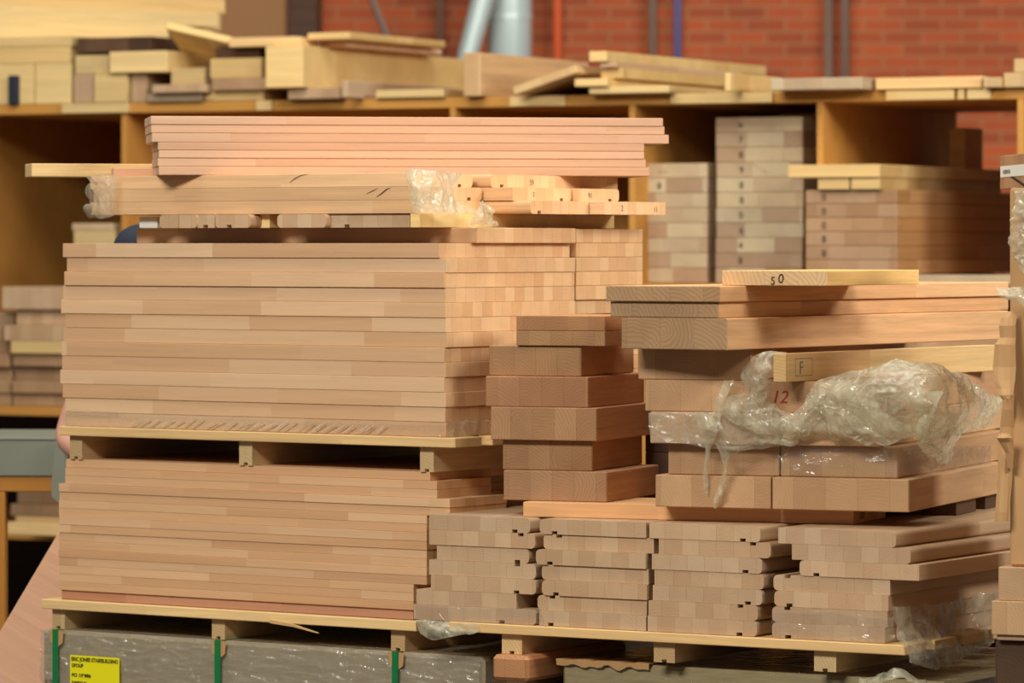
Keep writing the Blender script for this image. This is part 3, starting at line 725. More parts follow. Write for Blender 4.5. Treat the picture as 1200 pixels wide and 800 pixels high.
for ci, col in enumerate(cols):
    for i, (pl, pr, ns, sl, sd) in enumerate(col):
        z1 = ZB0 + (7 - i) * t
        v = random.uniform(-.004, .004); 
        if i == 6: v = -.004
        u0, u1 = B.u(pl, v), B.u(pr, v)
        slot = None
        if sl: slot = (min(B.u(pl + sl, v) - u0, u1 - u0 - .03), sd)
        ln = 1.0 if not (ci == 3 and i < 3) else 1.25
        tread('nosed_tread', B, 'v', u0, u1, v, ln, z1 - t + .0004, z1, 'tread_y', ns, slot,
              'tread end, %s of the %s column from left on the right pallet' % (ordn(i, 7), cname[ci]), 'stair tread', 'four columns of nosed treads', k=1.0 if i not in (5,) else .95)
pallet('pale pallet carrying four columns of nosed treads', B, B.u(525.5, -.02), B.u(1060, -.02), -.02, .98, .5755, ZB0 - .0003, .026, [B.u(587), B.u(765), B.u(953)], .062, k=1.05)

# supports under that pallet
def pb(name, pl, pr, v0, v1, z0, z1, mat, label, cat, fr=B, k=1.0, group=None, bev=.0016):
    return board(name, fr, fr.u(pl, v0), fr.u(pr, v0), v0, v1, z0, z1, mat, label, cat, group, k, bev=bev)
pb('round_edged_beam', 576, 618.5, -.03, .5, .5075, .575, 'oak_y', 'reddish round-edged beam end under the left end of the right pallet', 'beam', k=(1.05, .95, .9), bev=.01)
for i in range(5):
    pb('stacked_beam', 574, 616, -.02, .42, i * .1015, (i + 1) * .1015 - .0005, 'darky', 'dark beam in the support under the reddish round-edged beam, %s' % ordn(4 - i, 5), 'beam')
q0, q1 = B.u(640, -.02), B.u(1092, -.02)
pq = empty('wrapped_pack', B.w((q0 + q1) / 2, .5, 0), B.a); setp(pq, 'olive film-wrapped pack with torn cardboard top under the right pallet', 'pack')
mesh_obj('wrapped_body', box_bm(-(q1 - q0) / 2, (q1 - q0) / 2, -.44, .5, 0, .56, .01), M['wrap_green'], pq)
bm = bmesh.new()
pts = []
for k in range(26):
    f = k / 25; x = -(q1 - q0) / 2 - .01 + f * .28
    pts.append((x, -.452 + .006 * noise.noise(Vector((f * 9, 0, 0))), .5655 + .006 * noise.noise(Vector((f * 14, 3, 0)))))
top = [bm.verts.new(p) for p in pts]; bot = [bm.verts.new((p[0] + .004 * noise.noise(Vector((i * 1.3, 8, 1))), p[1] + .002, .549 + .010 * noise.noise(Vector((i * .33, 5, 1))))) for i, p in enumerate(pts)]
back = [bm.verts.new((p[0], p[1] + .12 + .05 * noise.noise(Vector((i * .5, 1, 9))), .5625)) for i, p in enumerate(pts)]
for i in range(25):
    bm.faces.new((top[i], bot[i], bot[i + 1], top[i + 1])); bm.faces.new((top[i], top[i + 1], back[i + 1], back[i]))
mesh_obj('torn_cardboard', bm, M['card'], pq)
# wrapped continuation seen between both packs
pr_ = Frame(31, 590, 12.1)

# ================================================================ G plank, C column, D pile
ZG = .9355
G = Frame(21, 613, 11.49)
g = board('long_plank', G, 0, G.u(1000), 0, .30, ZG, .9745, 'tread_x', 'long orange-brown plank lying across the nosed tread columns', 'plank', k=(1.03, .95, .86))
text_mark(g, 'C17', G, G.u(1000) + .0008, .06, ZG + .012, .016, 'ink', face='right')
def gu(pt): d_ = pt - Vector((G.ox, G.oy, 0)); return d_.x * G.c - d_.y * G.s
D = Frame(21, 768, 11.27)
gr_ = gu(D.w(D.u(1065), 0)) - .02
for v in (.45, .75):
    board('bearing_plank', G, .10 if v < .6 else .24, gr_, v, v + .2, ZG, .9745, 'darky', 'bearing plank under the heavy beams, %s row behind the front one' % ('first' if v < .5 else 'second'), 'plank')  # dark wood colour stands in for the shade in the gap under the beams
gl_ = gu(D.w(D.u(756), 0)) - .015
for i in range(3):
    board('gap_shade_beam', G, .16, gl_, .52, .62, .975 + i * .11 + .0003, .975 + (i + 1) * .11 - .0003, 'dark', 'added dark beam shading the gap behind the middle block column, %s' % ordn(2 - i, 3), 'beam')  # unseen filler added to close the gap and make it read as shade
Cc = Frame(21, 711, 11.456)
cl = [.975, 1.055, 1.135, 1.223, 1.304, 1.385, 1.465]
cs = [(590, 711, 0, .42, (.97, 1.0, 1.04)), (589, 694, .02, .40, (.88, .9, .86)), (575, 699, -.005, .45, (1.0, 1.0, .98)), (569, 689, .0, .45, (.95, .86, .84)), (573, 681, .03, .42, (.84, .88, .86)), (605, 709, .02, .30, (.84, .86, .8))]
cd = ['pale-grey block with dark cracks, bottommost of the narrow block column in the middle', 'olive-brown block set back, second from the bottom of the middle block column',
      'tan block with knotty left corner, third from the bottom of the middle block column', 'reddish-brown block, fourth from the bottom of the middle block column',
      'grey-brown block with dark left edge, fifth from the bottom of the middle block column', 'doubled block with chipped glue line, topmost of the middle block column']
for i, (pl, pr, v, ln, k) in enumerate(cs):
    if i == 5:
        zm = (cl[5] + cl[6]) / 2
        for a, b, nm in ((cl[5], zm, 'lower'), (zm, cl[6], 'upper')):
            board('laminated_block', Cc, Cc.u(pl, v), Cc.u(pr, v), v, v + ln, a + .0003, b - .0002, 'oak_y', '%s thin block of the chipped pair on top of the middle block column' % nm, 'block', 'middle block column', k if nm == 'lower' else (.9, .84, .76), spread=.01)
        continue
    board('laminated_block', Cc, Cc.u(pl, v), Cc.u(pr, v), v, v + ln, cl[i] + .0003, cl[i + 1] - .0003, 'oak_y', cd[i], 'block', 'middle block column', k, spread=.01, bev=.0022)
# chipped glue line and dark knot on the blocks (real recesses / wane)
dl = [.975, 1.058, 1.139, 1.222, 1.304, 1.385, 1.4665, 1.507, 1.548, 1.590]
def db(i, pl, pr, v, ln, mat, label, k=1.0, fr=D, name='beam', cat='beam', top=None, dv=None):
    if ln >= 1.0: ln = fr.v(1182, fr.u(pr, v)) - v
    return board(name, fr, fr.u(pl, v), fr.u(pr, v), v, v + ln, dl[i] + .0003, (top or dl[i + 1]) - .0003, mat, label, cat, None, k, spread=.015, bev=.0022)
db(0, 768, 903.5, 0, .9, 'beam_y', 'thick beech beam end, left one of the lowest pair in the right beam pile', (1.0, .98, .95))
db(0, 905, 1065, -.005, 1.0, 'beam_y', 'thick beech beam, right one of the lowest pair, its long side running back', (1.04, 1.02, .96))
db(1, 783, 913, .03, .9, 'beam_y', 'beam end set back, left one in the second layer from the bottom of right pile', (.95, .93, .9))
db(1, 915, 1052, .03, 1.0, 'beam_y', 'shadowed beam under film, right one in the second layer from the bottom of right pile', (.93, .9, .85))
db(2, 762, 912, -.01, .9, 'beam_y', 'film-covered beam end, left one in the third layer from the bottom of right pile', (1.0, .98, .97))
db(2, 914, 1031, .0, 1.0, 'beam_y', 'beam end below the big crumpled film, right one in the third layer from bottom', (.98, .95, .9))
db(3, 756, 878, .0, .9, 'beam_y', 'beam end left of the red number twelve, fourth layer from the bottom of right pile', (.98, .95, .9))
o = db(3, 880, 1024, .0, 1.0, 'beam_y', 'beam end with the red handwritten twelve behind the crumpled film', (.92, .88, .85))
text_mark(o, '12', D, D.u(903), -.0015, dl[3] + .026, .034, 'redink', 'handwritten_number', italic=.25)
db(4, 748, 880, .0, 1.0, 'beam_y', 'plain brown beam end, fifth layer from the bottom of right pile', (.93, .90, .85))
bz = dl[4]
DB = Frame(33, 906, 11.06)
o = board('upright_batten', DB, 0, DB.u(920.5), 0, DB.v(1168, DB.u(920.5)), bz + .0003, bz + .0725, 'fir_y', 'squared batten on edge with a faint stamp, poking from the crumpled film', 'batten', None, (1.0, .97, .86))
fa = text_mark(o, 'F', DB, DB.u(920.5) + .0010, .07, bz + .02, .034, 'pencil', 'stamp', face='right')
us = DB.u(920.5) + .0006
bm = bmesh.new()
for (y0, y1, z0, z1) in ((.05, .14, bz + .014, bz + .0155), (.05, .14, bz + .058, bz + .0595), (.05, .0515, bz + .014, bz + .0595), (.1385, .14, bz + .014, bz + .0595)):
    bm.faces.new([bm.verts.new(DB.w(us, a, b)) for a, b in ((y0, z0), (y1, z0), (y1, z1), (y0, z1))])
me = bpy.data.meshes.new('stamp'); bm.to_mesh(me); bm.free(); me.materials.append(M['pencil']); so = bpy.data.objects.new('stamp', me); link(so); attach(so, o, Matrix.Identity(4))
DT = Frame(33, 728, 11.2)
o = db(5, 728, 852, .0, 1.45, 'plank_y', 'thick plank with big growth rings, third from the top of the right pile', (.96, .97, .98), DT, 'plank', 'plank')
o = db(6, 715, 842, .0, 1.45, 'plank_y', 'thinner plank in shade, second from the top under the long plank at right', (.97, .98, .98), DT, 'plank', 'plank')
o = db(7, 710, 843.5, -.012, 1.47, 'plank_y', 'long plank with grey end grain carrying the short numbered board', 1.02, DT, 'plank', 'plank')
D50 = Frame(30, 846, 11.17)
o = board('short_board', D50, 0, D50.u(969), 0, D50.v(1077, D50.u(969)), 1.5485, 1.587, 'tread_y', 'short board with handwritten black number lying on the long plank', 'board', None, (1.02, 1.0, .94))
o.data.materials[0] = M['plank_pale']
text_mark(o, '5', D50, D50.u(902.5), -.0012, 1.5525, .022, 'ink', 'handwritten_number', italic=-.1, rot=-12); text_mark(o, '0', D50, D50.u(911.5), -.0012, 1.5555, .025, 'ink', 'handwritten_number', italic=.1)
# dark cracks on the big plank ends are real kerfs: thin wedges of resin-dark wood
def crack(par, fr, v, pts, w, mat='dark', name='crack'):
    bm = bmesh.new(); a = []
    for i, (px, y) in enumerate(pts):
        u = fr.u(px, v); z = fr.z(y, u, v); ww = w * (1 - abs(2 * i / (len(pts) - 1) - 1) * .7)
        a.append((bm.verts.new(fr.w(u - ww, v - .0008, z)), bm.verts.new(fr.w(u + ww, v - .0008, z))))
    for i in range(len(a) - 1): bm.faces.new((a[i][0], a[i][1], a[i + 1][1], a[i + 1][0]))
    me = bpy.data.meshes.new(name); bm.to_mesh(me); bm.free(); me.materials.append(M[mat]); c = bpy.data.objects.new(name, me); link(c); attach(c, par, Matrix.Identity(4)); return c

# ================================================================ RIGHT EDGE : carton on blocks
E = Frame(21, 1183, 10.7)
zc = .862
cart = board('cardboard_carton', E, 0, .5, .0, .6, zc + .0005, 1.793, 'card', 'tall brown cardboard-wrapped load at the right frame edge', 'carton', None, 1.0, bev=.006)
def flap(par, pts3, name, mat='card', amp=.004):
    """torn flap as a bent strip: list of (left px, right px, y, Y)"""
    bm = bmesh.new(); rows = []
    for i, (pl, pr, y, Yd) in enumerate(pts3):
        r = []
        for k in range(5):
            px = pl + (pr - pl) * k / 4 + (random.uniform(-.8, .8) if k in (0, 4) else 0)
            yy = Yd + .012 * math.sin(k / 4 * 3.14) * -1
            r.append(Vector(((px - 600) * yy / F, yy, H - (y - HZ) * yy / F)))
        rows.append(r)
    V = [[bm.verts.new(p) for p in r] for r in rows]
    for i in range(len(V) - 1):
        for k in range(4): bm.faces.new((V[i][k], V[i][k + 1], V[i + 1][k + 1], V[i + 1][k]))
    me = bpy.data.meshes.new(name); bm.to_mesh(me); bm.free(); me.materials.append(M[mat]); o = bpy.data.objects.new(name, me); link(o)
    md = o.modifiers.new('s', 'SOLIDIFY'); md.thickness = .004
    attach(o, par, Matrix.Identity(4)); return o
flap(cart, [(1182, 1189, 366, 10.68), (1174, 1189, 373, 10.67), (1172, 1189, 382, 10.66), (1173, 1189, 396, 10.66), (1166, 1189, 404, 10.65), (1164, 1189, 430, 10.65), (1165, 1188, 446, 10.64), (1170, 1187, 456, 10.63), (1172, 1186, 463, 10.62), (1176, 1184, 467, 10.62)], 'torn_flap')
flap(cart, [(1177, 1186, 462, 10.69), (1176, 1187, 480, 10.69), (1174, 1187, 500, 10.70), (1171, 1186, 520, 10.7), (1170, 1184, 560, 10.69), (1168, 1182, 600, 10.68), (1167, 1181, 611, 10.68)], 'hanging_strip')
flap(cart, [(1172, 1182, 509, 10.66), (1170, 1184, 513, 10.65), (1172, 1186, 517, 10.66), (1180, 1186, 530, 10.67), (1182, 1186, 548, 10.68)], 'torn_flap')
T_ = Frame(86, 1172, 11.05)
tb = board('labelled_beam', T_, 0, .6, 0, .26, 1.7935, 1.878, 'oak_y', 'grey striped beam end with white label strip on top of the cardboard load', 'beam', None, (.95, .98, 1.0))
lbp = part('paper_label', tb, -.29, .3, -.1312, -.1302, .030, .058, 'paper', 0)
text_mark(tb, 'A 8580004 DKA', T_, .05, -.0022, 1.7935 + .038, .011, 'pencil', 'printing')
dk = part('dark_stripe', tb, -.24, .1, -.1306, -.1301, .016, .023, 'ink', 0)
dk.rotation_euler = (0, math.radians(8), 0)
board('pale_block', E, E.u(1170, -.02), .5, -.02, .6, .7795, .8615, 'beam_y', 'pale block under the cardboard load, upper of two at right edge', 'block', None, (.98, 1.0, 1.0))
board('pale_block', E, E.u(1162, -.03), .5, -.03, .6, .696, .779, 'beam_y', 'pale block at right edge, lower of two and sticking further left', 'block', None, (1.0, 1.02, 1.0))
board('thin_lath', E, E.u(1168, -.02), .5, -.02, .6, .682, .6955, 'pale_y', 'thin lath between lower pale block and dark rough block', 'lath')
board('rough_block', E, E.u(1166, .0), .5, .0, .6, .555, .6815, 'darky', 'dark rough block under the pale blocks at the bottom right', 'block', None, .9, bev=.006)
board('rough_block', E, E.u(1170, .0), .5, .0, .6, .28, .5545, 'darky', 'lower dark rough block near the floor at right', 'block', None, .8, bev=.006)
board('rough_block', E, E.u(1170, .0), .5, .0, .6, .0, .2795, 'darky', 'dark rough block standing on the floor at right', 'block', None, .8, bev=.006)

# ================================================================ LEFT : machine table, leaning plank, person
mt = Frame(4, 66, 13.75)
tbx = empty('machine_table', mt.w(-.7, .3, 0), mt.a); setp(tbx, 'grey steel-topped machine table with amber frame at the left edge', 'machine table')
def mp(name, x0, x1, y0, y1, z0, z1, mat, bev=.003): return part(name, tbx, x0 + .7, x1 + .7, y0 - .3, y1 - .3, z0, z1, mat, bev)
mp('table_top', -1.4, 0, 0, .6, 1.035, 1.045, 'grey')
mp('edge_beam', -1.4, 0, .002, .05, .922, 1.0348, 'grey'); mp('edge_beam', -1.4, 0, .55, .6, .922, 1.0348, 'grey')
mp('amber_rail', -1.4, -.008, .01, .06, .872, .9215, 'amber'); mp('amber_rail', -1.4, -.01, .54, .59, .872, .9215, 'amber')
for x in (-1.38, mt.u(-12)):
    for y in (.01, .54): mp('leg', x - y * .3, x + .05 - y * .3, y, y + .05, 0, .8715, 'amber')
bm = bmesh.new()
prof = [(.0, 1.03), (.03, 1.0), (.035, .93), (.03, .87), (.012, .84), (-.012, .86), (-.01, .93)]
vs = [[bm.verts.new((x + .7, y - .3, z)) for x, z in prof] for y in (-.02, .03)]
bm.faces.new(vs[0]); bm.faces.new(vs[1][::-1])
for k in range(7): bm.faces.new((vs[0][k], vs[1][k], vs[1][(k + 1) % 7], vs[0][(k + 1) % 7]))
mesh_obj('end_bracket', bm, M['grey'], tbx)

# leaning plank
bm = box_bm(0, .2, -.014, .014, -.2, 1.16, .002)
lp = mesh_obj('leaning_plank', bm, M['pink_z'] if 'pink_z' in M else M['pink_x'])
import math as _m
th = math.atan2(68, 115)
# local +z leans to the right by th; upper-left corner sits at (68,625)
Yl = 12.75; cx, cz = (70 - 600) * Yl / F, H - (622 - HZ) * Yl / F
Rm = Matrix.Rotation(th, 4, 'Y')
tl = Rm @ Vector((0, 0, 1.16))
bl = Vector((cx, Yl, cz)) - tl
zmin = min((Rm @ Vector((x, 0, -.2))).z for x in (0, .2)) + bl.z
lp.matrix_world = Matrix.Translation(bl) @ Rm
LP = (lp, zmin)
setp(lp, 'pinkish beech plank leaning against the left panel stack at lower left', 'plank'); tint(lp, (1.2, 1.18, 1.2), 0)

# ---------------------------------------------------------------- person behind the left stack
def skin_chain(name, verts, edges, radii, mat, parent, root=0, sub=2):
    me = bpy.data.meshes.new(name); me.from_pydata([Vector(v) for v in verts], edges, [])
    o = bpy.data.objects.new(name, me); link(o)
    sk = o.modifiers.new('skin', 'SKIN'); sk.use_smooth_shade = True
    for i, d in enumerate(me.skin_vertices[0].data if me.skin_vertices else []): pass
    if not me.skin_vertices:
        bm = bmesh.new(); bm.from_mesh(me); bm.verts.layers.skin.verify(); bm.to_mesh(me); bm.free()
    for i, d in enumerate(me.skin_vertices[0].data):
        r = radii[i]; d.radius = r if isinstance(r, tuple) else (r, r); d.use_root = (i == root); d.use_loose = False
    sb = o.modifiers.new('sub', 'SUBSURF'); sb.levels = sub; sb.render_levels = sub
    dg = bpy.context.evaluated_depsgraph_get(); m2 = bpy.data.meshes.new_from_object(o.evaluated_get(dg))
    bpy.data.objects.remove(o); m2.materials.clear(); m2.materials.append(M[mat])
    for p in m2.polygons: p.use_smooth = True
    r = bpy.data.objects.new(name, m2); link(r, parent); return r
PXC, PYC = (166 - 600) * 13.2 / F, 13.2
per = empty('person', (PXC, PYC, 0)); setp(per, 'person behind the left panel stack, only dark cap and one bare elbow visible', 'person')
# facing the camera (-Y). x<0 is the picture's left
body_v = [(0, .02, .93), (0, .02, 1.10), (0, .02, 1.30), (0, .02, 1.41), (0, .0, 1.475), (0, -.01, 1.56), (0, -.015, 1.63),
          (-.16, .02, 1.385), (-.178, .03, 1.22), (-.236, .03, 1.06), (-.17, -.10, 1.03), (-.08, -.18, 1.01),
          (.19, .02, 1.385), (.235, .02, 1.20), (.235, .0, 1.09), (.20, -.06, .94), (.19, -.09, .87),
          (-.10, .02, .86), (-.115, .01, .50), (-.12, .03, .10), (-.125, -.10, .045),
          (.10, .02, .86), (.115, .01, .50), (.12, .03, .10), (.125, -.10, .045)]
body_e = [(0, 1), (1, 2), (2, 3), (3, 4), (4, 5), (5, 6), (3, 7), (7, 8), (8, 9), (9, 10), (10, 11), (3, 12), (12, 13), (13, 14), (14, 15), (15, 16),
          (0, 17), (17, 18), (18, 19), (19, 20), (0, 21), (21, 22), (22, 23), (23, 24)]
body_r = [(.15, .11), (.135, .10), (.155, .11), (.12, .09), .055, (.078, .092), (.070, .085), .062, .047, .042, .036, (.03, .022), .062, .047, .040, .032, (.03, .022),
          .085, .058, .042, .035, .085, .058, .042, .035]
skin_chain('body', body_v, body_e, body_r, 'skin', per)
def fingers(wr, d, side):
    """five separate bent fingers from the palm end wr along direction d"""
    d = Vector(d).normalized(); s = Vector(side).normalized(); n = d.cross(s)
    for k, (off, L) in enumerate(((-.027, .062), (-.009, .072), (.009, .068), (.026, .054))):
        b = Vector(wr) + s * off
        skin_chain('finger', [b, b + d * L * .45 + n * .004, b + d * L * .75 + n * .014, b + d * L * .92 + n * .03], [(0, 1), (1, 2), (2, 3)], [.009, .0085, .0078, .0068], 'skin', per, sub=1)
    b = Vector(wr) - d * .045 + s * -.028
    skin_chain('finger', [b, b - s * .022 + d * .025, b - s * .03 + d * .052 + n * .008], [(0, 1), (1, 2)], [.011, .0095, .008], 'skin', per, sub=1)
fingers((-.055, -.205, 1.005), (.75, -.6, -.15), (0, .25, 1)); fingers((.188, -.105, .845), (-.05, -.25, -1), (0, 1, -.2))
skin_chain('shirt', [(0, .02, .90), (0, .02, 1.10), (0, .02, 1.30), (0, .02, 1.415), (-.155, .02, 1.39), (-.178, .03, 1.25), (-.188, .03, 1.19), (.19, .02, 1.39), (.236, .02, 1.20), (.236, .01, 1.15)],
           [(0, 1), (1, 2), (2, 3), (3, 4), (4, 5), (5, 6), (3, 7), (7, 8), (8, 9)], [(.168, .128), (.155, .12), (.172, .128), (.128, .10), .074, .062, .06, .074, .062, .06], 'lime', per)
skin_chain('trousers', [(0, .02, .93), (-.10, .02, .84), (-.115, .01, .50), (-.12, .03, .11), (.10, .02, .84), (.115, .01, .50), (.12, .03, .11)],
           [(0, 1), (1, 2), (2, 3), (0, 4), (4, 5), (5, 6)], [(.16, .12), .10, .074, .062, .10, .074, .062], 'navy', per)
for s in (-1, 1): skin_chain('boot', [(s * .12, .05, .06), (s * .122, -.06, .05), (s * .126, -.15, .045)], [(0, 1), (1, 2)], [.055, .048, .04], 'boot', per)
def ell(name, c, r, mat, seg=20, cut=None):
    bm = bmesh.new(); bmesh.ops.create_uvsphere(bm, u_segments=seg, v_segments=14, radius=1)
    if cut is not None:
        bmesh.ops.delete(bm, geom=[v for v in bm.verts if v.co.z < cut], context='VERTS')
    for v in bm.verts: v.co = Vector((v.co.x * r[0], v.co.y * r[1], v.co.z * r[2])) + Vector(c)
    return mesh_obj(name, bm, M[mat], per, smooth=True)
for s in (-1, 1):
    ell('ear', (s * .079, .0, 1.585), (.012, .02, .032), 'skin', 10)
    ell('eye', (s * .031, -.098, 1.60), (.013, .008, .008), 'capblack', 10)
ell('nose', (0, -.112, 1.575), (.014, .02, .024), 'skin', 10)
ell('mouth', (0, -.098, 1.535), (.024, .006, .006), 'redink', 10)
ell('hair', (0, .008, 1.60), (.086, .10, .09), 'capblack', cut=-.2).hide_render = False
ell('cap', (0, .005, 1.635), (.090, .108, .082), 'navy', cut=0.0)
bm = bmesh.new(); a = []
for k in range(13):
    th_ = math.pi + math.pi * k / 12
    a.append((bm.verts.new((.086 * math.cos(th_), .0 + .10 * math.sin(th_), 1.645)), bm.verts.new((.082 * math.cos(th_), -.01 + .18 * math.sin(th_), 1.637 + .012 * abs(math.sin(th_))))))
for k in range(12): bm.faces.new((a[k][0], a[k + 1][0], a[k + 1][1], a[k][1]))
o = mesh_obj('cap_brim', bm, M['capblack'], per); md = o.modifiers.new('s', 'SOLIDIFY'); md.thickness = .004

# ---------------------------------------------------------------- plastic film
def px3(px, py, Y): return ((px - 600) * Y / F, Y, H - (py - HZ) * Y / F)
UC = D.u(1040, 0)
def dsurf(px, py, off):
    """point on the envelope of the right beam pile (front plane, then the long side), lifted by off"""
    if px < 1040:
        u = D.u(px, -off); return tuple(D.w(u, -off, D.z(py, u, -off)))
    v = D.v(px, UC + off); v = max(v, -off)
    return tuple(D.w(UC + off, v, D.z(py, UC + off, v)))
def dg(rows): return [[dsurf(*p) for p in r] for r in rows]
bm = bmesh.new()
# the big bag
film_patch(bm, dg([[(944, 462, .02), (985, 437, .04), (1030, 428, .06), (1078, 428, .10), (1120, 440, .10), (1150, 458, .08), (1168, 468, .05)],
                   [(946, 472, .04), (985, 458, .09), (1030, 452, .13), (1078, 452, .16), (1120, 460, .15), (1148, 470, .11), (1169, 474, .06)],
                   [(955, 486, .03), (990, 480, .08), (1032, 480, .12), (1078, 482, .15), (1118, 486, .13), (1145, 486, .10), (1162, 484, .05)],
                   [(965, 495, .015), (995, 500, .03), (1034, 505, .06), (1076, 508, .08), (1112, 505, .08), (1138, 500, .06), (1155, 497, .03)]]), 220, 120, .014, 9.5, 1, True, .3, (.8, 1, 1.5))
# hanging tail at its lower right
film_patch(bm, dg([[(1052, 476, .13), (1075, 486, .15), (1100, 492, .14), (1128, 492, .10)],
                   [(1064, 500, .11), (1082, 508, .12), (1104, 512, .10), (1124, 510, .07)],
                   [(1078, 522, .07), (1092, 525, .08), (1108, 526, .06), (1120, 524, .05)],
                   [(1098, 538, .04), (1106, 540, .04), (1112, 541, .03), (1114, 538, .03)]]), 80, 80, .008, 14, 2)
# folded tongue in front
film_patch(bm, dg([[(1036, 462, .17), (1048, 458, .19), (1058, 466, .18)],
                   [(1040, 486, .15), (1056, 484, .17), (1074, 492, .15)],
                   [(1058, 512, .12), (1072, 510, .13), (1090, 516, .11)],
                   [(1084, 532, .08), (1096, 530, .08), (1106, 530, .07)]]), 24, 40, .005, 22, 3)
# crumpled middle between the batten and the bag
film_patch(bm, dg([[(918, 492, .02), (938, 480, .03), (956, 462, .04), (985, 450, .05), (1020, 450, .08)],
                   [(924, 500, .03), (945, 492, .04), (968, 482, .06), (1000, 478, .08), (1032, 478, .1)],
                   [(934, 506, .02), (955, 505, .04), (985, 500, .05), (1015, 502, .07), (1048, 500, .09)],
                   [(946, 510, .01), (965, 512, .015), (1000, 516, .03), (1024, 520, .04), (1054, 512, .06)]]), 140, 80, .012, 14, 4)
# film slung over the batten end
film_patch(bm, dg([[(872, 436, .05), (884, 420, .07), (898, 413, .07), (922, 414, .06)],
                   [(870, 448, .06), (884, 440, .09), (896, 436, .09), (905, 436, .08)],
                   [(878, 466, .04), (886, 462, .08), (894, 460, .08), (902, 458, .06)],
                   [(884, 488, .02), (888, 484, .04), (892, 482, .04), (897, 478, .03)]]), 40, 40, .008, 20, 5)
film_patch(bm, dg([[(872, 462, .02), (858, 468, .03), (850, 480, .03), (854, 492, .03)],
                   [(886, 462, .05), (872, 474, .07), (866, 488, .07), (874, 500, .05)],
                   [(905, 478, .03), (898, 486, .06), (892, 498, .06), (898, 508, .05)],
                   [(935, 484, .02), (928, 492, .04), (922, 502, .04), (918, 510, .02)],
                   [(966, 482, .02), (960, 490, .03), (950, 500, .03), (944, 506, .02)]]), 80, 120, .012, 14, 6)
film_patch(bm, dg([[(850, 444, .02), (862, 446, .03)], [(843, 462, .03), (853, 464, .04)], [(836, 484, .03), (846, 488, .04)], [(830, 503, .01), (837, 504, .01)]]), 12, 30, .005, 25, 7)
film_patch(bm, dg([[(815, 482, .03), (824, 484, .05), (836, 490, .04)], [(820, 500, .04), (828, 502, .06), (840, 506, .05)], [(826, 522, .03), (829, 522, .04), (833, 524, .03)],
                   [(826, 545, .02), (827, 545, .025), (829, 546, .02)], [(825, 566, .01), (827, 568, .012), (830, 566, .01)], [(828, 578, .008), (829, 579, .008), (830, 578, .008)]]), 10, 50, .003, 25, 9)
film_patch(bm, dg([[(838, 518, .03), (852, 522, .06), (878, 520, .04)], [(846, 532, .03), (852, 536, .05), (862, 532, .04)], [(848, 548, .03), (851, 550, .04), (854, 548, .03)],
                   [(844, 566, .02), (847, 568, .03), (851, 566, .02)], [(838, 584, .02), (841, 586, .025), (844, 582, .02)], [(838, 594, .01), (839, 595, .01), (840, 593, .01)]]), 12, 50, .004, 22, 10)
film_patch(bm, dg([[(884, 504, .02), (905, 512, .03), (930, 508, .02), (938, 514, .01)], [(884, 516, .02), (902, 520, .03), (922, 522, .02), (932, 520, .01)]]), 30, 14, .006, 22, 11)
big = film_obj('plastic_film', bm, 'film_dense', 'large crumpled translucent film hanging over the right beam pile', 'plastic film')

bm = bmesh.new()
# sheet stretched over the third layer with its two hanging strands
film_patch(bm, dg([[(761, 482, .012), (800, 482, .014), (840, 483, .02), (880, 486, .03), (915, 490, .02), (945, 492, .01)],
                   [(761, 500, .012), (800, 502, .014), (840, 504, .03), (880, 506, .04), (912, 508, .03), (938, 512, .01)],
                   [(762, 517, .012), (798, 520, .012), (830, 524, .02), (868, 526, .02), (900, 524, .02), (926, 518, .01)]]), 80, 30, .006, 18, 8)
film_obj('plastic_film', bm, 'film', 'thin glossy film over the beam end left of the hanging strands', 'plastic film')
bm = bmesh.new()      # cling film over the second layer, right
def esurf(px, py, off, corner=1052, v0=.03):
    if px < corner:
        u = D.u(px, v0 - off); return tuple(D.w(u, v0 - off, D.z(py, u, v0 - off)))
    uc_ = D.u(corner, v0) + off; v = max(D.v(px, uc_), v0 - off); return tuple(D.w(uc_, v, D.z(py, uc_, v)))
film_patch(bm, [[esurf(px, y, .012) for px in (912, 950, 1000, 1040, 1054, 1085, 1120, 1160)] for y in (522, 538, 556)], 120, 24, .004, 16, 12)
film_obj('plastic_film', bm, 'film_thin', 'thin clear film stretched over the shadowed beam below the big crumple', 'plastic film')

def plane_film(fr, v, pts, mat, label, nu=50, nv=24, amp=.005, freq=18, seed=1, aniso=None):
    bm = bmesh.new()
    film_patch(bm, [[tuple(fr.w(fr.u(px, v + dv), v + dv, fr.z(py, fr.u(px, v + dv), v + dv))) for px, py, dv in r] for r in pts], nu, nv, amp, freq, seed, True, .3, aniso)
    return film_obj('plastic_film', bm, mat, label, 'plastic film')
# right end of the wrapped treads
bm = bmesh.new()
film_patch(bm, [[px3(474, 199, 11.61), px3(492, 197, 11.60), px3(514, 199, 11.64), px3(540, 203, 11.74)],
                [px3(478, 215, 11.61), px3(490, 214, 11.59), px3(510, 215, 11.62), px3(530, 220, 11.70)],
                [px3(482, 232, 11.61), px3(492, 232, 11.59), px3(512, 232, 11.62), px3(538, 236, 11.72)],
                [px3(486, 248, 11.61), px3(496, 249, 11.59), px3(520, 250, 11.64), px3(562, 250, 11.79)]], 110, 80, .006, 16, 21)
film_patch(bm, [[px3(562, 236, 11.80), px3(572, 240, 11.84), px3(578, 248, 11.86)], [px3(556, 250, 11.74), px3(566, 254, 11.78), px3(576, 256, 11.84)], [px3(549, 263, 11.76), px3(560, 264, 11.80), px3(584, 265, 11.86)]], 24, 24, .006, 25, 22)
film_obj('plastic_film', bm, 'film_dense', 'crumpled clear film wrapped round the right ends of three long treads', 'plastic film')
bm = bmesh.new()
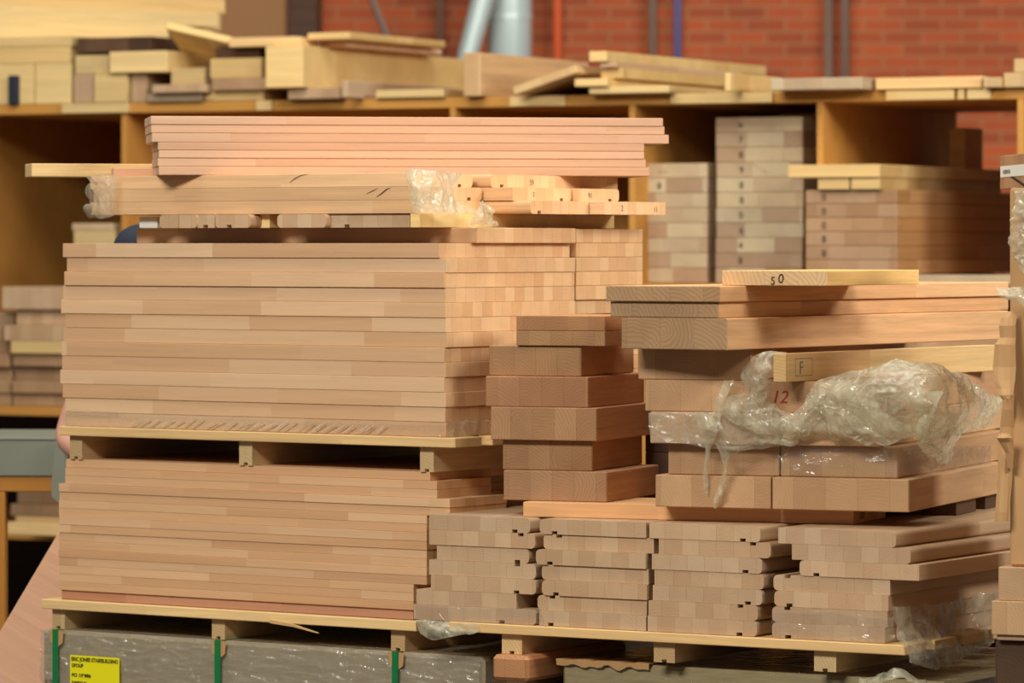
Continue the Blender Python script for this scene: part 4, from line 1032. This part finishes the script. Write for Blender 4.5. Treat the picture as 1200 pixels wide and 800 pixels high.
film_patch(bm, [[px3(101, 205, 12.40), px3(112, 204, 12.33), px3(134, 204, 12.28)],
                [px3(108, 215, 12.40), px3(118, 214, 12.31), px3(136, 215, 12.27)],
                [px3(100, 222, 12.42), px3(116, 222, 12.31), px3(135, 224, 12.27)],
                [px3(107, 238, 12.40), px3(117, 236, 12.31), px3(136, 238, 12.27)],
                [px3(100, 245, 12.42), px3(114, 246, 12.32), px3(135, 246, 12.27)],
                [px3(107, 254, 12.40), px3(118, 255, 12.33), px3(134, 253, 12.28)]], 30, 60, .006, 22, 23)
film_obj('plastic_film', bm, 'film', 'clear film wrapped round the far left ends of the long treads', 'plastic film')
# strip of film on the lowest panel of the upper left stack, pulled into slanting folds
bm = bmesh.new()
def af(px, py, off): u = A.u(px, -off); return tuple(A.w(u, -off, A.z(py, u, -off)))
def ylow(px): return 500.2 + (px - 75) * .0315
film_patch(bm, [[af(px, ylow(px) - h, .008) for px in (74, 180, 300, 430, 521)] for h in (17.5, 0)], 260, 10, .0008, 14, 31)
film_patch(bm, [[af(px, ylow(px) - h, .010) for px in (76, 100, 139)] for h in (20.5, 14.5)], 30, 6, .0015, 26, 33)
strip = film_obj('plastic_film', bm, 'film_thin', 'clear film with slanting folds along the bottom of the upper left stack', 'plastic film')
bm = bmesh.new()
for k in range(25):
    x0 = 150 + k * 12 + random.uniform(-3, 3); ln_ = random.uniform(14, 20); w_ = random.uniform(.7, 1.6); hb = random.uniform(1.5, 4)
    yb = ylow(x0) - hb; yt = ylow(x0) - random.uniform(12, 15.5)
    g_ = []
    for f in (0, .5, 1):
        xx = x0 + ln_ * f; yy = yb + (yt - yb) * f; tw = w_ * (1 - abs(2 * f - 1) * .7)
        g_.append([af(xx - tw, yy, .0105), af(xx, yy, .0150), af(xx + tw, yy, .0105)])
    film_patch(bm, g_, 4, 10, .0003, 26, k)
fo = film_obj('folds', bm, 'film_glint', None); attach(fo, strip, Matrix.Identity(4)); fo['kind'] = 'stuff'; fo['label'] = 'slanting folds with highlights put in as white'  # opaque white strips paint the highlights along the film folds
bm = bmesh.new()
def asurf(v, py, off=.008): u = .004 + off; return tuple(A.w(u, v, A.z(py, u, v)))
film_patch(bm, [[asurf(-.01, 494), asurf(.06, 492), asurf(.14, 490), asurf(.22, 492)], [asurf(-.01, 504), asurf(.06, 503), asurf(.14, 500), asurf(.22, 500)], [asurf(-.01, 514), asurf(.06, 512), asurf(.14, 508), asurf(.22, 506)]], 40, 20, .006, 22, 32)
film_obj('plastic_film', bm, 'film', 'crinkled film at the lower right corner of the upper left stack', 'plastic film')
# film under pile B, left corner and right side
bm = bmesh.new()
def bs(px, py, v): u = B.u(px, v); return tuple(B.w(u, v, B.z(py, u, v)))
film_patch(bm, [[bs(488, 726, -.012), bs(505, 727, -.014), bs(524, 728, -.014), bs(560, 730, -.03)], [bs(492, 738, -.02), bs(508, 738, -.035), bs(530, 738, -.03), bs(562, 740, -.03)], [bs(502, 748, -.03), bs(510, 749, -.03), bs(526, 746, -.03), bs(552, 742, -.03)]], 40, 24, .005, 16, 41)
film_obj('plastic_film', bm, 'film_dense', 'loose film sagging from the lower left corner of the nosed treads', 'plastic film')
bm = bmesh.new()
UB = B.u(1043, 0) + .012
def bside(px, py, off=0):
    u = UB + off; v = B.v(px, u); return tuple(B.w(u, v, B.z(py, u, v)))
film_patch(bm, [[bside(1046, 712), bside(1080, 708), bside(1120, 702), bside(1160, 694), bside(1200, 686)],
                [bside(1048, 732, .006), bside(1080, 730, .004), bside(1120, 722), bside(1160, 712), bside(1200, 703)],
                [bside(1054, 752, .04), bside(1084, 752, .03), bside(1120, 744, .02), bside(1160, 730, .01), bside(1200, 718)],
                [bside(1060, 770, .06), bside(1084, 772, .05), bside(1118, 768, .04), bside(1158, 748, .02), bside(1200, 728)],
                [bside(1062, 776, .06), bside(1082, 781, .05), bside(1106, 781, .04), bside(1150, 758, .02), bside(1195, 735)]], 90, 50, .009, 13, 42)
film_obj('plastic_film', bm, 'film', 'film bagging out under the right side of the nosed tread columns', 'plastic film')
bm = bmesh.new()
film_patch(bm, [[bs(905, 714, -.01), bs(950, 715, -.01), bs(1000, 719, -.01), bs(1040, 722, -.012), bside(1046, 722)], [bs(905, 743, -.012), bs(950, 746, -.012), bs(1000, 749, -.012), bs(1038, 752, -.014), bside(1050, 748, .01)]], 90, 20, .004, 14, 43)
film_obj('plastic_film', bm, 'film_thin', 'thin film over the lowest tread of the fourth column', 'plastic film')
plane_film(B, -.010, [[(486, 708, 0), (540, 710, 0), (632, 713, 0)], [(486, 727, 0), (540, 728, 0), (640, 732, 0)]], 'film_thin', 'thin film over the lowest tread of the first column', 60, 10, .003, 20, 44)
# glossy film skin on the front of the grey pack, crinkled in long horizontal folds
bm = bmesh.new()
film_patch(bm, [[tuple(A.w(u, -.0145, z)) for u in (pu0 + .003, pu0 + .4, pu0 + .8, pu1 - .25, pu1 - .003)] for z in (.5545, .40, .22, .02)], 320, 190, .0046, 14, 61, True, .3, (1, 1, 3.6))
fs = film_obj('film_skin', bm, 'film_skin', None); attach(fs, pk, Matrix.Identity(4)); fs['label'] = 'glossy crinkled clear film'
bm = bmesh.new()
# film on the right carton
bm = bmesh.new()
film_patch(bm, [[px3(1191, 222, 10.66), px3(1200, 219, 10.64), px3(1230, 214, 10.6)], [px3(1189, 250, 10.66), px3(1200, 250, 10.63), px3(1230, 250, 10.6)], [px3(1184, 284, 10.66), px3(1200, 292, 10.62), px3(1230, 300, 10.6)], [px3(1188, 300, 10.66), px3(1200, 318, 10.62), px3(1230, 330, 10.6)]], 30, 50, .007, 24, 51, True, .3, (1, 1, 2.4))
film_patch(bm, [[px3(1169, 341, 10.62), px3(1184, 337, 10.62), px3(1205, 339, 10.6)], [px3(1170, 346, 10.60), px3(1188, 346, 10.6), px3(1206, 350, 10.6)], [px3(1176, 349, 10.62), px3(1194, 354, 10.6), px3(1206, 372, 10.6)]], 30, 20, .006, 30, 52)
film_obj('plastic_film', bm, 'film_dense', 'white stretch film wound round the upper part of the cardboard load', 'plastic film')
# loose film on the olive pack at bottom right and behind the grey pack
bm = bmesh.new()
film_patch(bm, [[bs(1010, 796, .0), bs(1040, 790, -.01), bs(1052, 784, -.02), bs(1070, 792, .02), bs(1084, 800, .05)], [bs(1005, 806, -.03), bs(1040, 800, -.04), bs(1054, 796, -.05), bs(1072, 804, -.02), bs(1088, 810, .0)]], 50, 20, .008, 18, 53)
film_obj('plastic_film', bm, 'film_dense', 'peak of loose film on the olive wrapped pack at the bottom right', 'plastic film')

# ================================================================ LIGHT, WORLD, CAMERA
wld = bpy.data.worlds.new('world'); C.world = wld; wld.use_nodes = True
bg = wld.node_tree.nodes['Background']; bg.inputs[0].default_value = (1.0, .95, .86, 1); bg.inputs[1].default_value = .13
def area(name, loc, target, sx, sy, power, col=(1, .95, .86)):
    ld = bpy.data.lights.new(name, 'AREA'); ld.shape = 'RECTANGLE'; ld.size = sx; ld.size_y = sy; ld.energy = power; ld.color = col
    o = bpy.data.objects.new(name, ld); COL.objects.link(o); o.location = loc
    o.rotation_euler = (Vector(target) - Vector(loc)).to_track_quat('-Z', 'Y').to_euler(); return o
area('hall_lamp_front', (-3.0, 5.4, 5.4), (-.3, 11.5, 1.1), 3.2, 1.2, 560, (1, .965, .90))
area('hall_lamp_right', (4.6, 7.6, 5.2), (.4, 11.6, 1.2), 2.4, 1.0, 280, (1, .965, .90))
area('hall_lamp_over', (.3, 13.4, 5.8), (0, 12.8, 0), 5.0, 1.5, 120, (1, .965, .90))
area('hall_lamp_rear', (1.4, 19.5, 6.2), (1.8, 23.9, 2.4), 4, 1.0, 190, (1, .965, .90))
area('hall_lamp_shelf', (-2.0, 11.8, 6.4), (-.5, 17, 2.0), 6, 1.2, 250, (1, .965, .90))
area('shelf_side_fill', (6.5, 11.0, 3.9), (1.0, 16.6, 2.1), 2.0, 1.0, 300, (1, .965, .90))  # added fill that brightens the right-facing sides of the shelf timber

cam = bpy.data.cameras.new('camera'); co = bpy.data.objects.new('camera', cam); COL.objects.link(co)
cam.sensor_width = 36; cam.lens = F / 1200 * 36; cam.shift_y = -(400 - HZ) / 1200
co.location = (0, 0, H); co.rotation_euler = (math.pi / 2, 0, 0)
cam.dof.use_dof = True; cam.dof.focus_distance = 11.35; cam.dof.aperture_fstop = 4.0
cam.clip_end = 100
C.camera = co
C.view_settings.view_transform = 'Standard'; C.view_settings.look = 'None'; C.view_settings.gamma = 1
C.view_settings.use_curve_mapping = False; C.view_settings.exposure = -0.14
